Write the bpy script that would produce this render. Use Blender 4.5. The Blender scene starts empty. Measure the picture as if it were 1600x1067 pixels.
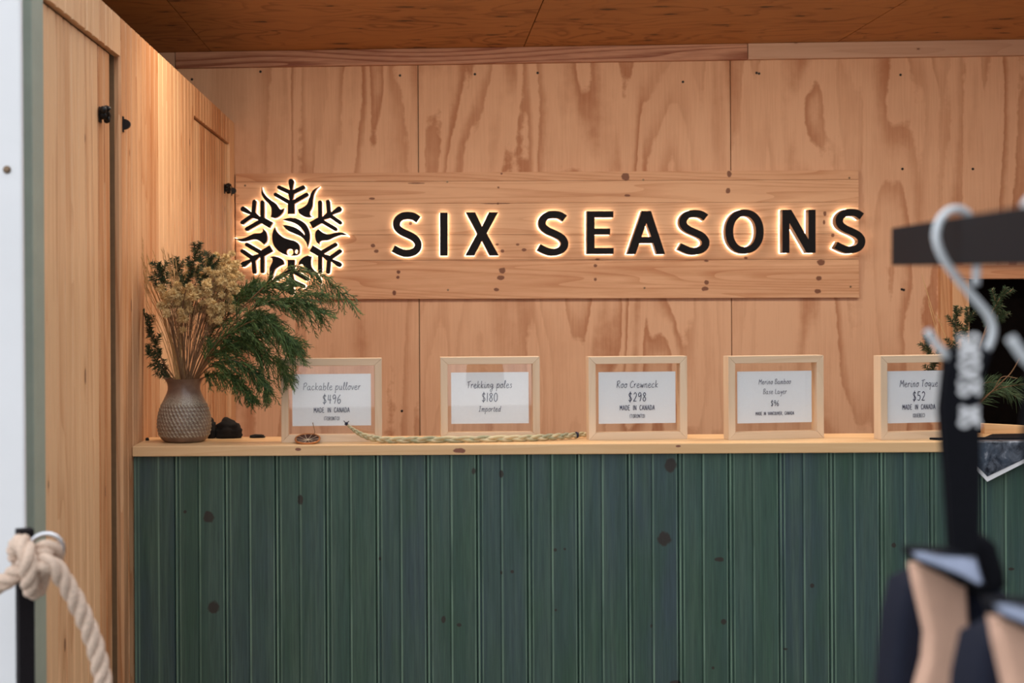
import bpy, bmesh, math, random
from mathutils import Vector, Matrix, noise
random.seed(7)
PI = math.pi
SC = bpy.context.scene
COL = SC.collection

# ------------------------------------------------------------------ camera, world, lights, exposure
FPX, CX, CY, ROLL = 2222.0, 655.0, 460.0, 0.0055      # focal length / principal point (1600x1067 frame)
EYE = 1.5
cam_d = bpy.data.cameras.new('camera')
cam = bpy.data.objects.new('camera', cam_d); COL.objects.link(cam)
cam_d.sensor_width = 36.0; cam_d.lens = 36.0 * FPX / 1600.0
cam_d.shift_x = (800 - CX) / 1600.0; cam_d.shift_y = (CY - 533.5) / 1600.0
cam.matrix_world = Matrix.Translation((0, 0, EYE)) @ Matrix.Rotation(PI / 2, 4, 'X') @ Matrix.Rotation(-ROLL, 4, 'Z')
cam_d.clip_start = 0.05
cam_d.dof.use_dof = True; cam_d.dof.focus_distance = 4.2; cam_d.dof.aperture_fstop = 4.3
SC.camera = cam

w = bpy.data.worlds.new('overcast'); SC.world = w; w.use_nodes = True
bg = w.node_tree.nodes['Background']
bg.inputs['Color'].default_value = (0.95, 0.97, 1.0, 1); bg.inputs['Strength'].default_value = 1.40

def area(name, loc, rot, size, power, col):
    l = bpy.data.lights.new(name, 'AREA'); l.shape = 'RECTANGLE'; l.size, l.size_y = size
    l.energy = power; l.color = col
    o = bpy.data.objects.new(name, l); COL.objects.link(o); o.location = loc; o.rotation_euler = rot
    return o
# warm ceiling tubes of the kiosk (fixtures are modelled below)
TUBES = [(0.0, 3.85), (1.5, 3.85)]
for tx, ty in TUBES:
    area('tube_light', (tx, ty, 2.40), (math.radians(20), 0, 0), (1.1, 0.09), 10.5, (1.0, 0.80, 0.60))

vs = SC.view_settings
vs.view_transform = 'Standard'; vs.look = 'None'; vs.gamma = 1.0; vs.use_curve_mapping = False
vs.exposure = 0.37

# ------------------------------------------------------------------ helpers
def U(px, py, Y):
    """point of the room at depth Y that the photograph shows at pixel (px, py)"""
    a, b = px - CX, py - CY
    c, s = math.cos(ROLL), math.sin(ROLL)
    u, v = a * c - b * s, a * s + b * c
    return Vector((u * Y / FPX, Y, EYE - v * Y / FPX))

def tag(o, label=None, cat=None, group=None, kind=None):
    if label: o['label'] = label
    if cat: o['category'] = cat
    if group: o['group'] = group
    if kind: o['kind'] = kind
    return o

def empty(name, loc=(0, 0, 0), rz=0.0):
    o = bpy.data.objects.new(name, None); COL.objects.link(o)
    o.location = loc; o.rotation_euler = (0, 0, rz); o.empty_display_size = 0.05
    return o

def link(name, me, mat=None, parent=None, loc=None, rot=None):
    o = bpy.data.objects.new(name, me); COL.objects.link(o)
    if mat is not None and not me.materials: me.materials.append(mat)
    if parent is not None: o.parent = parent
    if loc is not None: o.location = loc
    if rot is not None: o.rotation_euler = rot
    return o

def copy_tree(o, parent=None):
    c = o.copy(); COL.objects.link(c); c.parent = parent
    for ch in list(o.children): copy_tree(ch, c)
    return c

class MB:
    def __init__(s): s.v = []; s.f = []
    def add(s, vs, fs):
        b = len(s.v); s.v += [tuple(p) for p in vs]; s.f += [tuple(i + b for i in f) for f in fs]
    def box(s, x0, x1, y0, y1, z0, z1):
        s.add([(x0,y0,z0),(x1,y0,z0),(x1,y1,z0),(x0,y1,z0),(x0,y0,z1),(x1,y0,z1),(x1,y1,z1),(x0,y1,z1)],
              [(0,3,2,1),(4,5,6,7),(0,1,5,4),(1,2,6,5),(2,3,7,6),(3,0,4,7)])
    def prism(s, poly, axis, a, b):
        """polygon in the two other axes (cyclic order), extruded along axis from a to b"""
        n = len(poly)
        def P(p, t):
            return {'x': (t, p[0], p[1]), 'y': (p[0], t, p[1]), 'z': (p[0], p[1], t)}[axis]
        s.add([P(p, a) for p in poly] + [P(p, b) for p in poly],
              [tuple(range(n))[::-1], tuple(range(n, 2 * n))] + [(i, (i + 1) % n, n + (i + 1) % n, n + i) for i in range(n)])
    def tube(s, pts, r, n=8, cap=True):
        pts = [Vector(p) for p in pts]; m = len(pts)
        rr = r if isinstance(r, (list, tuple)) else [r] * m
        t0 = (pts[1] - pts[0]).normalized()
        up = Vector((0, 0, 1)) if abs(t0.z) < .9 else Vector((1, 0, 0))
        nrm = t0.cross(up).normalized()
        vs = []
        for i in range(m):
            t = (pts[min(i + 1, m - 1)] - pts[max(i - 1, 0)])
            if t.length < 1e-9: t = t0.copy()
            t.normalize()
            nrm = (nrm - t * nrm.dot(t))
            if nrm.length < 1e-6: nrm = t.orthogonal()
            nrm.normalize(); bn = t.cross(nrm)
            for k in range(n):
                a = 2 * PI * k / n
                vs.append(pts[i] + (nrm * math.cos(a) + bn * math.sin(a)) * rr[i])
        fs = [(i*n + k, i*n + (k+1) % n, (i+1)*n + (k+1) % n, (i+1)*n + k) for i in range(m-1) for k in range(n)]
        if cap: fs += [tuple(range(n))[::-1], tuple(range((m-1)*n, m*n))]
        s.add(vs, fs)
    def lathe(s, prof, n=32, c=(0, 0, 0)):
        vs = [(c[0] + r * math.cos(2*PI*k/n), c[1] + r * math.sin(2*PI*k/n), c[2] + z) for r, z in prof for k in range(n)]
        m = len(prof)
        s.add(vs, [(i*n + k, i*n + (k+1) % n, (i+1)*n + (k+1) % n, (i+1)*n + k) for i in range(m-1) for k in range(n)]
              + [tuple(range(n))[::-1], tuple(range((m-1)*n, m*n))])
    def mesh(s, name, mat, smooth=False):
        me = bpy.data.meshes.new(name); me.from_pydata(s.v, [], s.f)
        bm = bmesh.new(); bm.from_mesh(me); bmesh.ops.recalc_face_normals(bm, faces=bm.faces)
        bm.to_mesh(me); bm.free()
        me.materials.append(mat)
        if smooth:
            for p in me.polygons: p.use_smooth = True
        me.update(); return me
    def build(s, name, mat, parent=None, smooth=False, bevel=0.0, loc=None, rot=None, auto=False):
        me = s.mesh(name, mat, smooth)
        if bevel > 0:
            bm = bmesh.new(); bm.from_mesh(me)
            es = [e for e in bm.edges if e.is_manifold and e.calc_face_angle(0) > 0.5]
            bmesh.ops.bevel(bm, geom=es, offset=bevel, segments=2, profile=0.6, affect='EDGES', clamp_overlap=True)
            bm.to_mesh(me); bm.free()
        return link(name, me, None, parent, loc, rot)

def catmull(pts, k=6, closed=False):
    pts = [Vector(p) for p in pts]; n = len(pts); out = []
    rng = range(n) if closed else range(n - 1)
    for i in rng:
        p1, p2 = pts[i], pts[(i + 1) % n]
        p0 = pts[i - 1] if (closed or i > 0) else p1 * 2 - p2
        p3 = pts[(i + 2) % n] if (closed or i < n - 2) else p2 * 2 - p1
        for j in range(k):
            t = j / k
            out.append(0.5 * ((2*p1) + (p2-p0)*t + (2*p0-5*p1+4*p2-p3)*t*t + (3*p1-p0-3*p2+p3)*t**3))
    if not closed: out.append(pts[-1])
    return out

def shape_mesh(name, loops, y0, y1, mat, bevel=0.0):
    """filled outline(s) in the XZ plane with holes, extruded from y0 (front) to y1 (back)"""
    cu = bpy.data.curves.new('tmp', 'CURVE'); cu.dimensions = '2D'; cu.fill_mode = 'BOTH'
    for lp in loops:
        sp = cu.splines.new('POLY'); sp.points.add(len(lp) - 1)
        for q, p in zip(sp.points, lp): q.co = (p[0], p[1], 0, 1)
        sp.use_cyclic_u = True
    cu.extrude = (y1 - y0) / 2 - bevel; cu.bevel_depth = bevel; cu.bevel_resolution = 1
    cu.offset = -bevel
    ob = bpy.data.objects.new('tmp', cu); COL.objects.link(ob)
    dg = bpy.context.evaluated_depsgraph_get()
    me = bpy.data.meshes.new_from_object(ob.evaluated_get(dg)); me.name = name
    bpy.data.objects.remove(ob); bpy.data.curves.remove(cu)
    me.transform(Matrix.Translation((0, (y0 + y1) / 2, 0)) @ Matrix.Rotation(PI / 2, 4, 'X'))
    me.materials.clear(); me.materials.append(mat)
    return me

# ------------------------------------------------------------------ materials
def srgb(r, g, b):
    f = lambda c: c / 12.92 if c <= 0.04045 else ((c + 0.055) / 1.055) ** 2.4
    return (f(r / 255), f(g / 255), f(b / 255), 1)

class NT:
    def __init__(s, name):
        s.m = bpy.data.materials.new(name); s.m.use_nodes = True
        s.t = s.m.node_tree; s.t.nodes.clear()
        s.out = s.n('ShaderNodeOutputMaterial'); s.b = s.n('ShaderNodeBsdfPrincipled')
        s.l(s.b.outputs[0], s.out.inputs['Surface'])
    def n(s, t, **k):
        nd = s.t.nodes.new(t)
        for a, v in k.items(): setattr(nd, a, v)
        return nd
    def l(s, a, b): s.t.links.new(a, b)
    def set(s, sock, v):
        if isinstance(v, bpy.types.NodeSocket): s.l(v, sock)
        elif v is not None: sock.default_value = v
    def math(s, op, a, b=None, c=None, clamp=False):
        nd = s.n('ShaderNodeMath', operation=op, use_clamp=clamp)
        s.set(nd.inputs[0], a); s.set(nd.inputs[1], b); s.set(nd.inputs[2], c)
        return nd.outputs[0]
    def mapr(s, v, a, b, c=0.0, d=1.0, smooth=False):
        nd = s.n('ShaderNodeMapRange'); nd.clamp = True
        if smooth: nd.interpolation_type = 'SMOOTHSTEP'
        s.set(nd.inputs[0], v)
        for i, x in enumerate((a, b, c, d)): s.set(nd.inputs[i + 1], x)
        return nd.outputs[0]
    def coords(s, scale=(1, 1, 1), rand=True, kind='Object'):
        tc = s.n('ShaderNodeTexCoord'); v = tc.outputs[kind]
        if rand:
            oi = s.n('ShaderNodeObjectInfo')
            cb = s.n('ShaderNodeCombineXYZ')
            for i, k in enumerate((7.3, 13.1, 9.7)): s.l(s.math('MULTIPLY', oi.outputs['Random'], k), cb.inputs[i])
            va = s.n('ShaderNodeVectorMath', operation='ADD'); s.l(v, va.inputs[0]); s.l(cb.outputs[0], va.inputs[1]); v = va.outputs[0]
        return s.scale(v, scale)
    def scale(s, v, sc):
        vm = s.n('ShaderNodeVectorMath', operation='MULTIPLY'); s.l(v, vm.inputs[0]); vm.inputs[1].default_value = sc
        return vm.outputs[0]
    def noise(s, v, scale=5.0, detail=3.0, rough=0.5, dist=0.0):
        nd = s.n('ShaderNodeTexNoise'); s.l(v, nd.inputs['Vector'])
        nd.inputs['Scale'].default_value = scale; nd.inputs['Detail'].default_value = detail
        nd.inputs['Roughness'].default_value = rough; nd.inputs['Distortion'].default_value = dist
        return nd.outputs['Fac']
    def mix(s, f, a, b, mode='MIX'):
        nd = s.n('ShaderNodeMix', data_type='RGBA', blend_type=mode)
        s.set(nd.inputs[0], f); s.set(nd.inputs[6], a); s.set(nd.inputs[7], b)
        return nd.outputs[2]
    def rand(s): return s.n('ShaderNodeObjectInfo').outputs['Random']
    def fin(s, col, rough=0.5, bump=None, bstr=0.2, bdist=0.002, spec=None, **k):
        s.set(s.b.inputs['Base Color'], col); s.set(s.b.inputs['Roughness'], rough)
        if spec is not None: s.b.inputs['Specular IOR Level'].default_value = spec
        for a, v in k.items(): s.set(s.b.inputs[a], v)
        if bump is not None:
            bn = s.n('ShaderNodeBump'); bn.inputs['Strength'].default_value = bstr; bn.inputs['Distance'].default_value = bdist
            s.l(bump, bn.inputs['Height']); s.l(bn.outputs[0], s.b.inputs['Normal'])
        return s.m

def knots(n, v, cells, thr, rad, gate, plane='xz'):
    """sparse round knots: v is already squashed along the grain; returns mask"""
    vo = n.n('ShaderNodeTexVoronoi'); vo.voronoi_dimensions = '2D'; vo.inputs['Scale'].default_value = cells
    sp = n.n('ShaderNodeSeparateXYZ'); cb = n.n('ShaderNodeCombineXYZ'); n.l(v, sp.inputs[0])
    n.l(sp.outputs[0], cb.inputs[0]); n.l(sp.outputs[2 if plane == 'xz' else 1], cb.inputs[1]); n.l(cb.outputs[0], vo.inputs['Vector'])
    sep = n.n('ShaderNodeSeparateColor'); n.l(vo.outputs['Color'], sep.inputs[0])
    g = n.math('GREATER_THAN', sep.outputs[0], gate)
    r = n.math('MULTIPLY_ADD', sep.outputs[1], rad, thr)
    m = n.mapr(n.math('DIVIDE', vo.outputs['Distance'], r), 0.6, 1.0, 1.0, 0.0, True)
    halo = n.mapr(n.math('DIVIDE', vo.outputs['Distance'], r), 0.8, 3.0, 1.0, 0.0, True)
    return n.math('MULTIPLY', m, g), n.math('MULTIPLY', halo, g)

def pine(name, axis, light, dark, knot, streak=0.5, gate=0.82, kscale=9.0, rough=0.5, spots=None, var=0.35, rand=True, spec=0.35):
    """solid softwood; axis = grain direction; spots = [(x, z, rx, rz)] single knots at world places"""
    n = NT(name)
    ax = {'x': 0, 'y': 1, 'z': 2}[axis]
    sc = [1, 1, 1]; sc[ax] = 0.06
    sk = [1, 1, 1]; sk[ax] = 0.45
    base = n.coords(rand=rand)
    vg = n.scale(base, sc)
    fine = n.noise(vg, 160, 4, 0.6)
    broad = n.noise(vg, 22, 3, 0.55, 0.6)
    # growth-ring contour lines
    rings = n.math('FRACT', n.math('MULTIPLY', n.noise(vg, 9, 1, 0.4), 16.0))
    ring = n.mapr(rings, 0.55, 1.0, 0.0, 1.0)
    f = n.math('ADD', n.math('MULTIPLY', n.mapr(broad, 0.3, 0.7), 0.55), n.math('MULTIPLY', ring, 0.30 * streak / 0.5))
    f = n.math('ADD', f, n.math('MULTIPLY', n.math('SUBTRACT', fine, 0.5), 0.8 * streak))
    f = n.math('ADD', f, n.math('MULTIPLY', n.math('SUBTRACT', n.rand(), 0.5), var), clamp=True)
    col = n.mix(f, light, dark)
    km, kh = knots(n, n.scale(base, sk), kscale, 0.025, 0.055, gate)
    col = n.mix(n.math('MULTIPLY', kh, 0.35), col, dark)
    col = n.mix(n.math('MULTIPLY', km, 0.85), col, knot)
    if spots:
        ge = n.n('ShaderNodeNewGeometry'); sx = n.n('ShaderNodeSeparateXYZ'); n.l(ge.outputs['Position'], sx.inputs[0])
        wob = n.math('MULTIPLY', n.math('SUBTRACT', n.noise(ge.outputs['Position'], 60, 2), 0.5), 0.9)
        for (x, z, rx, rz) in spots:
            dx = n.math('DIVIDE', n.math('SUBTRACT', sx.outputs[0], x), rx)
            dz = n.math('DIVIDE', n.math('SUBTRACT', sx.outputs[2], z), rz)
            d = n.math('SQRT', n.math('ADD', n.math('MULTIPLY', dx, dx), n.math('MULTIPLY', dz, dz)))
            d = n.math('ADD', d, wob)
            col = n.mix(n.mapr(d, 0.75, 1.0, 0.9, 0.0, True), col, knot)
    bump = n.math('ADD', fine, n.math('MULTIPLY', ring, 0.4))
    return n.fin(col, rough, bump, 0.12, 0.001, spec)

def plywood(name, axis, light, dark, freq=7.0, nscale=2.2, stretch=0.28, soft=0.45, knot=None, gate=0.6, kscale=8.0, rough=0.6, amount=0.8):
    """rotary-cut veneer: flame contours with one sharp edge"""
    n = NT(name)
    ax = {'x': 0, 'y': 1, 'z': 2}[axis]
    sc = [1, 1, 1]; sc[ax] = stretch
    base = n.coords()
    wob = n.noise(n.scale(base, (1, 1, 1)), 26, 3, 0.6)
    a = n.noise(n.scale(base, sc), nscale, 2.5, 0.5, 0.35)
    a = n.math('ADD', a, n.math('MULTIPLY', wob, 0.030))
    saw = n.math('FRACT', n.math('MULTIPLY', a, freq))
    edge = n.mapr(saw, 0.9, 1.0, 1.0, 0.0)                       # short return edge
    band = n.math('MULTIPLY', n.mapr(saw, soft, 0.92, 0.0, 1.0, True), edge)
    sg = [1, 1, 1]; sg[ax] = 0.04
    fib = n.noise(n.scale(base, sg), 170, 3, 0.6)
    cloud = n.noise(base, 2.6, 3, 0.55)
    pick = n.mapr(n.noise(n.scale(base, sc), nscale * 1.3, 1, 0.5), 0.40, 0.62, 0.25, 1.0)
    f = n.math('ADD', n.math('MULTIPLY', n.math('MULTIPLY', band, pick), amount), n.math('MULTIPLY', n.math('SUBTRACT', fib, 0.5), 0.55))
    f = n.math('ADD', f, n.math('MULTIPLY', n.math('SUBTRACT', cloud, 0.42), 0.8), clamp=True)
    col = n.mix(f, light, dark)
    if knot:
        jig = n.n('ShaderNodeVectorMath', operation='ADD'); n.l(n.scale(base, (0.42, 1, 1)), jig.inputs[0])
        n.l(n.math('MULTIPLY', wob, 0.03), jig.inputs[1])
        km, kh = knots(n, jig.outputs[0], kscale, 0.05, 0.09, gate, 'xy')
        col = n.mix(n.math('MULTIPLY', kh, 0.5), col, dark)
        col = n.mix(n.math('MULTIPLY', km, 0.8), col, knot)
    return n.fin(col, rough, fib, 0.12, 0.001, 0.3)

def plain(name, col, rough=0.5, nscale=40.0, amt=0.12, bstr=0.1, metal=0.0, spec=0.5, bdist=0.001, sc=(1, 1, 1)):
    n = NT(name)
    v = n.coords(sc)
    f = n.noise(v, nscale, 4, 0.6)
    dk = (col[0] * (1 - amt), col[1] * (1 - amt), col[2] * (1 - amt), 1)
    lt = (min(1, col[0] * (1 + amt)), min(1, col[1] * (1 + amt)), min(1, col[2] * (1 + amt)), 1)
    return n.fin(n.mix(n.mapr(f, 0.3, 0.7), dk, lt), rough, f, bstr, bdist, spec, Metallic=metal)

def green_stain():
    n = NT('green_stained_pine')
    base = n.coords()
    vg = n.scale(base, (1, 1, 0.035))
    fine = n.noise(vg, 230, 4, 0.65)
    broad = n.noise(vg, 40, 3, 0.6, 0.5)
    patch = n.noise(n.scale(base, (1, 1, 0.25)), 11, 3, 0.6)
    col = n.mix(n.rand(), srgb(62, 90, 82), srgb(62, 80, 88))
    col = n.mix(n.mapr(patch, 0.35, 0.7), col, srgb(56, 86, 70))
    col = n.mix(n.mapr(broad, 0.42, 0.75, 0.0, 0.55), col, srgb(92, 114, 100))
    col = n.mix(n.mapr(fine, 0.35, 0.75, 0.0, 0.55), col, srgb(36, 52, 50))
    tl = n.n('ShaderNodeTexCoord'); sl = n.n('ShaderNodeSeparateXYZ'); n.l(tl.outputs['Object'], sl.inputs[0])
    glint = n.mapr(n.noise(n.scale(base, (1, 1, 0.12)), 30, 3, 0.6), 0.35, 0.6, 0.25, 0.9)
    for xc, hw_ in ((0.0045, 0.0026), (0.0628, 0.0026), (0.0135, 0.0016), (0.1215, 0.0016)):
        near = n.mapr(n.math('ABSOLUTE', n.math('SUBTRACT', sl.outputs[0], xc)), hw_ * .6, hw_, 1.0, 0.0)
        col = n.mix(n.math('MULTIPLY', near, glint), col, srgb(112, 140, 122))  # bright highlights along the beads, painted into the stain colour
    ge = n.n('ShaderNodeNewGeometry'); sx = n.n('ShaderNodeSeparateXYZ'); n.l(ge.outputs['Position'], sx.inputs[0])
    wob = n.math('MULTIPLY', n.math('SUBTRACT', n.noise(ge.outputs['Position'], 70, 2), 0.5), 0.8)
    K = [(1037, 841, 11, 13), (1047, 726, 10, 12), (327, 807, 9, 10), (335, 948, 10, 11), (1123, 873, 8, 4), (1130, 970, 5, 5),
         (693, 967, 4, 6), (717, 975, 4, 3), (740, 735, 4, 6), (867, 858, 3, 3), (882, 857, 2, 2), (1268, 914, 4, 4), (1226, 1013, 4, 2),
         (1055, 1066, 10, 5), (783, 740, 4, 6), (800, 892, 3, 3), (783, 894, 2, 3), (594, 872, 2, 3), (868, 952, 2, 2), (1113, 1042, 3, 3),
         (1395, 851, 4, 4), (290, 799, 3, 3), (470, 780, 5, 8), (1017, 977, 2, 3), (1578, 888, 6, 3)]
    for (px, py, rx, rz) in K:
        p = U(px, py, 3.56); k = 3.56 / FPX
        dx = n.math('DIVIDE', n.math('SUBTRACT', sx.outputs[0], p.x), rx * k)
        dz = n.math('DIVIDE', n.math('SUBTRACT', sx.outputs[2], p.z), rz * k)
        d = n.math('ADD', n.math('SQRT', n.math('ADD', n.math('MULTIPLY', dx, dx), n.math('MULTIPLY', dz, dz))), wob)
        col = n.mix(n.mapr(d, 0.7, 1.05, 0.88, 0.0, True), col, srgb(48, 38, 34))
    return n.fin(col, n.mapr(fine, 0.3, 0.7, 0.42, 0.6), fine, 0.2, 0.001, 0.4)

M = {}
M['pine_wall'] = pine('knotty_pine_board', 'z', srgb(230, 188, 146), srgb(184, 124, 80), srgb(98, 58, 38), 0.6, 0.80, 8.0, 0.45, var=1.0)
M['pine_dark'] = plain('brown_cabinet_edge', srgb(120, 92, 62), 0.6)
M['pine_sign'] = pine('oiled_pine_plank', 'x', srgb(228, 182, 146), srgb(190, 130, 92), srgb(112, 66, 46), 0.7, 0.78, 7.0, 0.5, var=0.6)
SIGN_K = []
for ox, oy, kq, lst in [(600, 250, 4.0, [(735, 85, 2, 2), (1510, 105, 7, 7), (1520, 222, 6, 2), (715, 172, 2, 2), (712, 272, 2, 2), (165, 395, 3, 3), (708, 528, 3, 2), (740, 568, 3, 3), (835, 528, 3, 2), (875, 562, 4, 3), (740, 690, 6, 5), (730, 735, 6, 4), (90, 700, 3, 3), (87, 733, 3, 3), (62, 830, 3, 4), (703, 810, 5, 3), (1322, 660, 3, 3), (1320, 745, 3, 3), (1335, 620, 4, 1.5), (200, 145, 14, 1.2), (700, 272, 26, 1)]),
                       (1000, 250, 4.0, [(558, 88, 4, 6), (550, 190, 4, 5), (415, 765, 4, 4), (405, 805, 6, 4), (1155, 335, 3, 4), (1150, 390, 2, 4), (1205, 470, 3, 3), (1130, 640, 7, 5), (1118, 740, 5, 4), (1110, 820, 6, 4), (415, 630, 4, 2), (660, 612, 3, 2)]),
                       (340, 250, 4.446, [(1080, 595, 4, 3), (1103, 632, 4, 3), (1257, 778, 3, 2.5), (1253, 815, 3, 2), (1227, 922, 3, 4), (1075, 268, 5, 2)])]:
    for a, b, rx, rz in lst:
        q = U(ox + a / kq, oy + b / kq, 5.532); SIGN_K.append((q.x, q.z, rx * 5.532 / FPX, rz * 5.532 / FPX))
M['sign_plank'] = pine('oiled_pine_sign', 'x', srgb(232, 190, 154), srgb(194, 138, 100), srgb(116, 72, 54), 0.8, 0.93, 7.0, 0.5, var=0.6, spots=SIGN_K)
M['pine_top'] = pine('lacquered_pine_top', 'x', srgb(232, 196, 150), srgb(206, 156, 102), srgb(120, 64, 52), 0.4, 0.93, 7.0, 0.38,
                     spots=[(U(718, 704, 3.54).x, U(718, 704, 3.54).z, .016, .007), (U(466, 702, 3.54).x, U(466, 702, 3.54).z, .008, .004),
                            (U(1060, 697, 3.54).x, U(1060, 697, 3.54).z, .007, .003)])
M['trim_fir'] = pine('red_fir_batten', 'x', srgb(204, 158, 132), srgb(146, 92, 70), srgb(80, 44, 34), 1.5, 0.72, 9.0, 0.55)
M['trim_pale'] = pine('pale_spruce_batten', 'x', srgb(212, 180, 158), srgb(188, 150, 126), srgb(96, 60, 46), 0.5, 0.72, 9.0, 0.55)
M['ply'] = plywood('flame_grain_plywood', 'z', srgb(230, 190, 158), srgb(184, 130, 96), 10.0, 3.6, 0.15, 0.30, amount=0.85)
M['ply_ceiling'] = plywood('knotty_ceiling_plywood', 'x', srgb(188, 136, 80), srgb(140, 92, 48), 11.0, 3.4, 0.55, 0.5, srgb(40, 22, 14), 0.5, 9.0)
M['bamboo'] = pine('pale_bamboo', 'x', srgb(228, 204, 176), srgb(204, 172, 138), srgb(170, 130, 96), 0.3, 0.97, 9.0, 0.45, var=0.2)
M['bamboo_v'] = pine('pale_bamboo_upright', 'z', srgb(228, 204, 176), srgb(204, 172, 138), srgb(170, 130, 96), 0.3, 0.97, 9.0, 0.45, var=0.2)
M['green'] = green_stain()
M['black_face'] = plain('matt_black_letter_face', srgb(24, 25, 30), 0.7, 60, 0.1, 0.1, 0.0, 0.2)
M['iron'] = plain('black_iron', srgb(18, 18, 20), 0.45, 80, 0.2, 0.3, 0.3)
M['white_paint'] = plain('white_painted_steel', srgb(226, 228, 232), 0.45, 6, 0.03, 0.05)
M['sage'] = plain('sage_grey_paint', srgb(156, 165, 152), 0.6, 20, 0.06)
M['bolt'] = plain('dull_brass_bolt', srgb(120, 100, 80), 0.4, 60, 0.2, 0.1, 0.6)
M['black_void'] = plain('unlit_room_black', srgb(14, 12, 12), 0.95, 40, 0.2, 0.1, 0, 0.05)
M['card'] = plain('white_card_stock', srgb(243, 244, 247), 0.6, 200, 0.02)
M['ink'] = plain('navy_ink', srgb(38, 42, 78), 0.6, 90, 0.15)
M['concrete'] = plain('grey_paving', srgb(120, 118, 114), 0.9, 9, 0.2, 0.4)
M['floor'] = pine('worn_floor_board', 'y', srgb(150, 116, 84), srgb(110, 80, 56), srgb(70, 46, 32), 0.5)
M['chrome'] = plain('brushed_steel', srgb(205, 208, 214), 0.28, 120, 0.05, 0.05, 1.0)
M['hook_paint'] = plain('pale_grey_enamel', srgb(200, 206, 212), 0.3, 50, 0.04)
M['rail'] = plain('black_powder_coat', srgb(26, 23, 26), 0.75, 200, 0.2, 0.2, 0.0, 0.12)
M['strap'] = plain('black_webbing', srgb(18, 19, 25), 0.85, 500, 0.3, 0.4, 0.0, 0.15)
M['navy'] = plain('navy_canvas', srgb(26, 29, 42), 0.9, 400, 0.2, 0.3, 0.0, 0.15)
M['gloss'] = plain('dark_polished_metal', srgb(128, 136, 156), 0.3, 60, 0.06, 0.03, 1.0)
M['tan'] = plain('pink_beige_suede', srgb(206, 166, 144), 0.9, 30, 0.07, 0.2)
M['white_print'] = plain('white_print', srgb(226, 228, 232), 0.6, 60, 0.03)
M['fleece'] = plain('black_knit', srgb(20, 17, 17), 0.95, 300, 0.4, 0.6)
M['rope'] = plain('manila_rope_fibre', srgb(206, 182, 164), 0.9, 260, 0.22, 0.6, bdist=0.003)
M['thread'] = plain('navy_thread', srgb(28, 32, 58), 0.8, 200, 0.2)
M['seal'] = plain('clear_acrylic', srgb(250, 232, 205), 0.4)

def emit(name, col, st):
    n = NT(name); n.fin(col, 0.5); n.b.inputs['Emission Color'].default_value = col; n.b.inputs['Emission Strength'].default_value = st
    return n.m
M['led'] = emit('warm_led_acrylic', (1.0, 0.80, 0.60, 1), 4.2)
M['tube'] = emit('lit_tube', (1.0, 0.80, 0.60, 1), 4.0)

def gold_side():
    n = NT('bronze_letter_side'); return n.fin(srgb(120, 84, 44), 0.4, Metallic=0.4)
M['gold'] = gold_side()

def glass(name, rough=0.0):
    n = NT(name)
    gl = n.n('ShaderNodeBsdfGlossy'); gl.inputs['Roughness'].default_value = 0.0
    tr = n.n('ShaderNodeBsdfTransparent'); tr.inputs[0].default_value = (0.985, 0.99, 0.99, 1)
    fr = n.n('ShaderNodeFresnel'); ge = n.n('ShaderNodeNewGeometry')
    n.l(n.mapr(ge.outputs['Backfacing'], 0, 1, 1.5, 1 / 1.5), fr.inputs[0])
    mx = n.n('ShaderNodeMixShader'); n.l(n.math('MULTIPLY', fr.outputs[0], 1.0), mx.inputs[0])
    n.l(tr.outputs[0], mx.inputs[1]); n.l(gl.outputs[0], mx.inputs[2]); n.l(mx.outputs[0], n.out.inputs['Surface'])
    return n.m
M['glass'] = glass('clear_glass')

# ------------------------------------------------------------------ the room shell
DB = 5.556            # depth of the back wall
XW = -0.7177          # face of the left cupboard wall
CT = EYE - 0.374      # counter top height
CF = 3.54             # counter front
ZC = 2.457            # ceiling at x = 0 (rises slightly to the right)
TILT = 0.0095
XR = 3.1
ROOF_FRONT = 3.55  # unseen roof edge, set far back to let more daylight in

fl = tag(empty('floor'), kind='structure')
bw = 0.14
mb = MB(); mb.box(0, bw - 0.003, 0, 3.06, -0.03, 0)
fm = mb.mesh('floor_board', M['floor'])
for i in range(int((XR + 1.5) / bw) + 1):
    link('floor_board', fm, None, fl, (-1.5 + i * bw, 2.5, 0))
mb = MB(); mb.box(-9, 9, -12, 2.495, -0.06, -0.02)
tag(mb.build('ground', M['concrete']), kind='structure')

# unseen wall, added to block light from the right of the forecourt
mb = MB(); mb.box(1.9, 4.6, -3.5, 2.2, -.02, 3.4); tag(mb.build('wall_light_block', M['navy']), kind='structure')

# back wall: 4 ft plywood sheets with open joints
wb = tag(empty('wall_back'), kind='structure')
JG = 0.0018
zt = ZC + 0.04
WX0 = U(1500, 500, DB).x; WZ1 = U(1560, 436, DB).z; WZ0 = 0.90; WX1 = 2.95
sheets = [[(-1.42, 0), (-1.22 - JG, 0), (-1.22 - JG, zt), (-1.42, zt)],
          [(-1.22 + JG, 0), (0.0 - JG, 0), (0.0 - JG, zt), (-1.22 + JG, zt)],
          [(JG, 0), (1.22 - JG, 0), (1.22 - JG, zt), (JG, zt)],
          [(1.22 + JG, 0), (2.44 - JG, 0), (2.44 - JG, WZ0), (WX0, WZ0), (WX0, WZ1), (2.44 - JG, WZ1), (2.44 - JG, zt), (1.22 + JG, zt)],
          [(2.44 + JG, 0), (XR, 0), (XR, zt), (WX1, zt), (2.44 + JG, zt), (2.44 + JG, WZ1), (WX1, WZ1), (WX1, WZ0), (2.44 + JG, WZ0)]]
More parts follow.
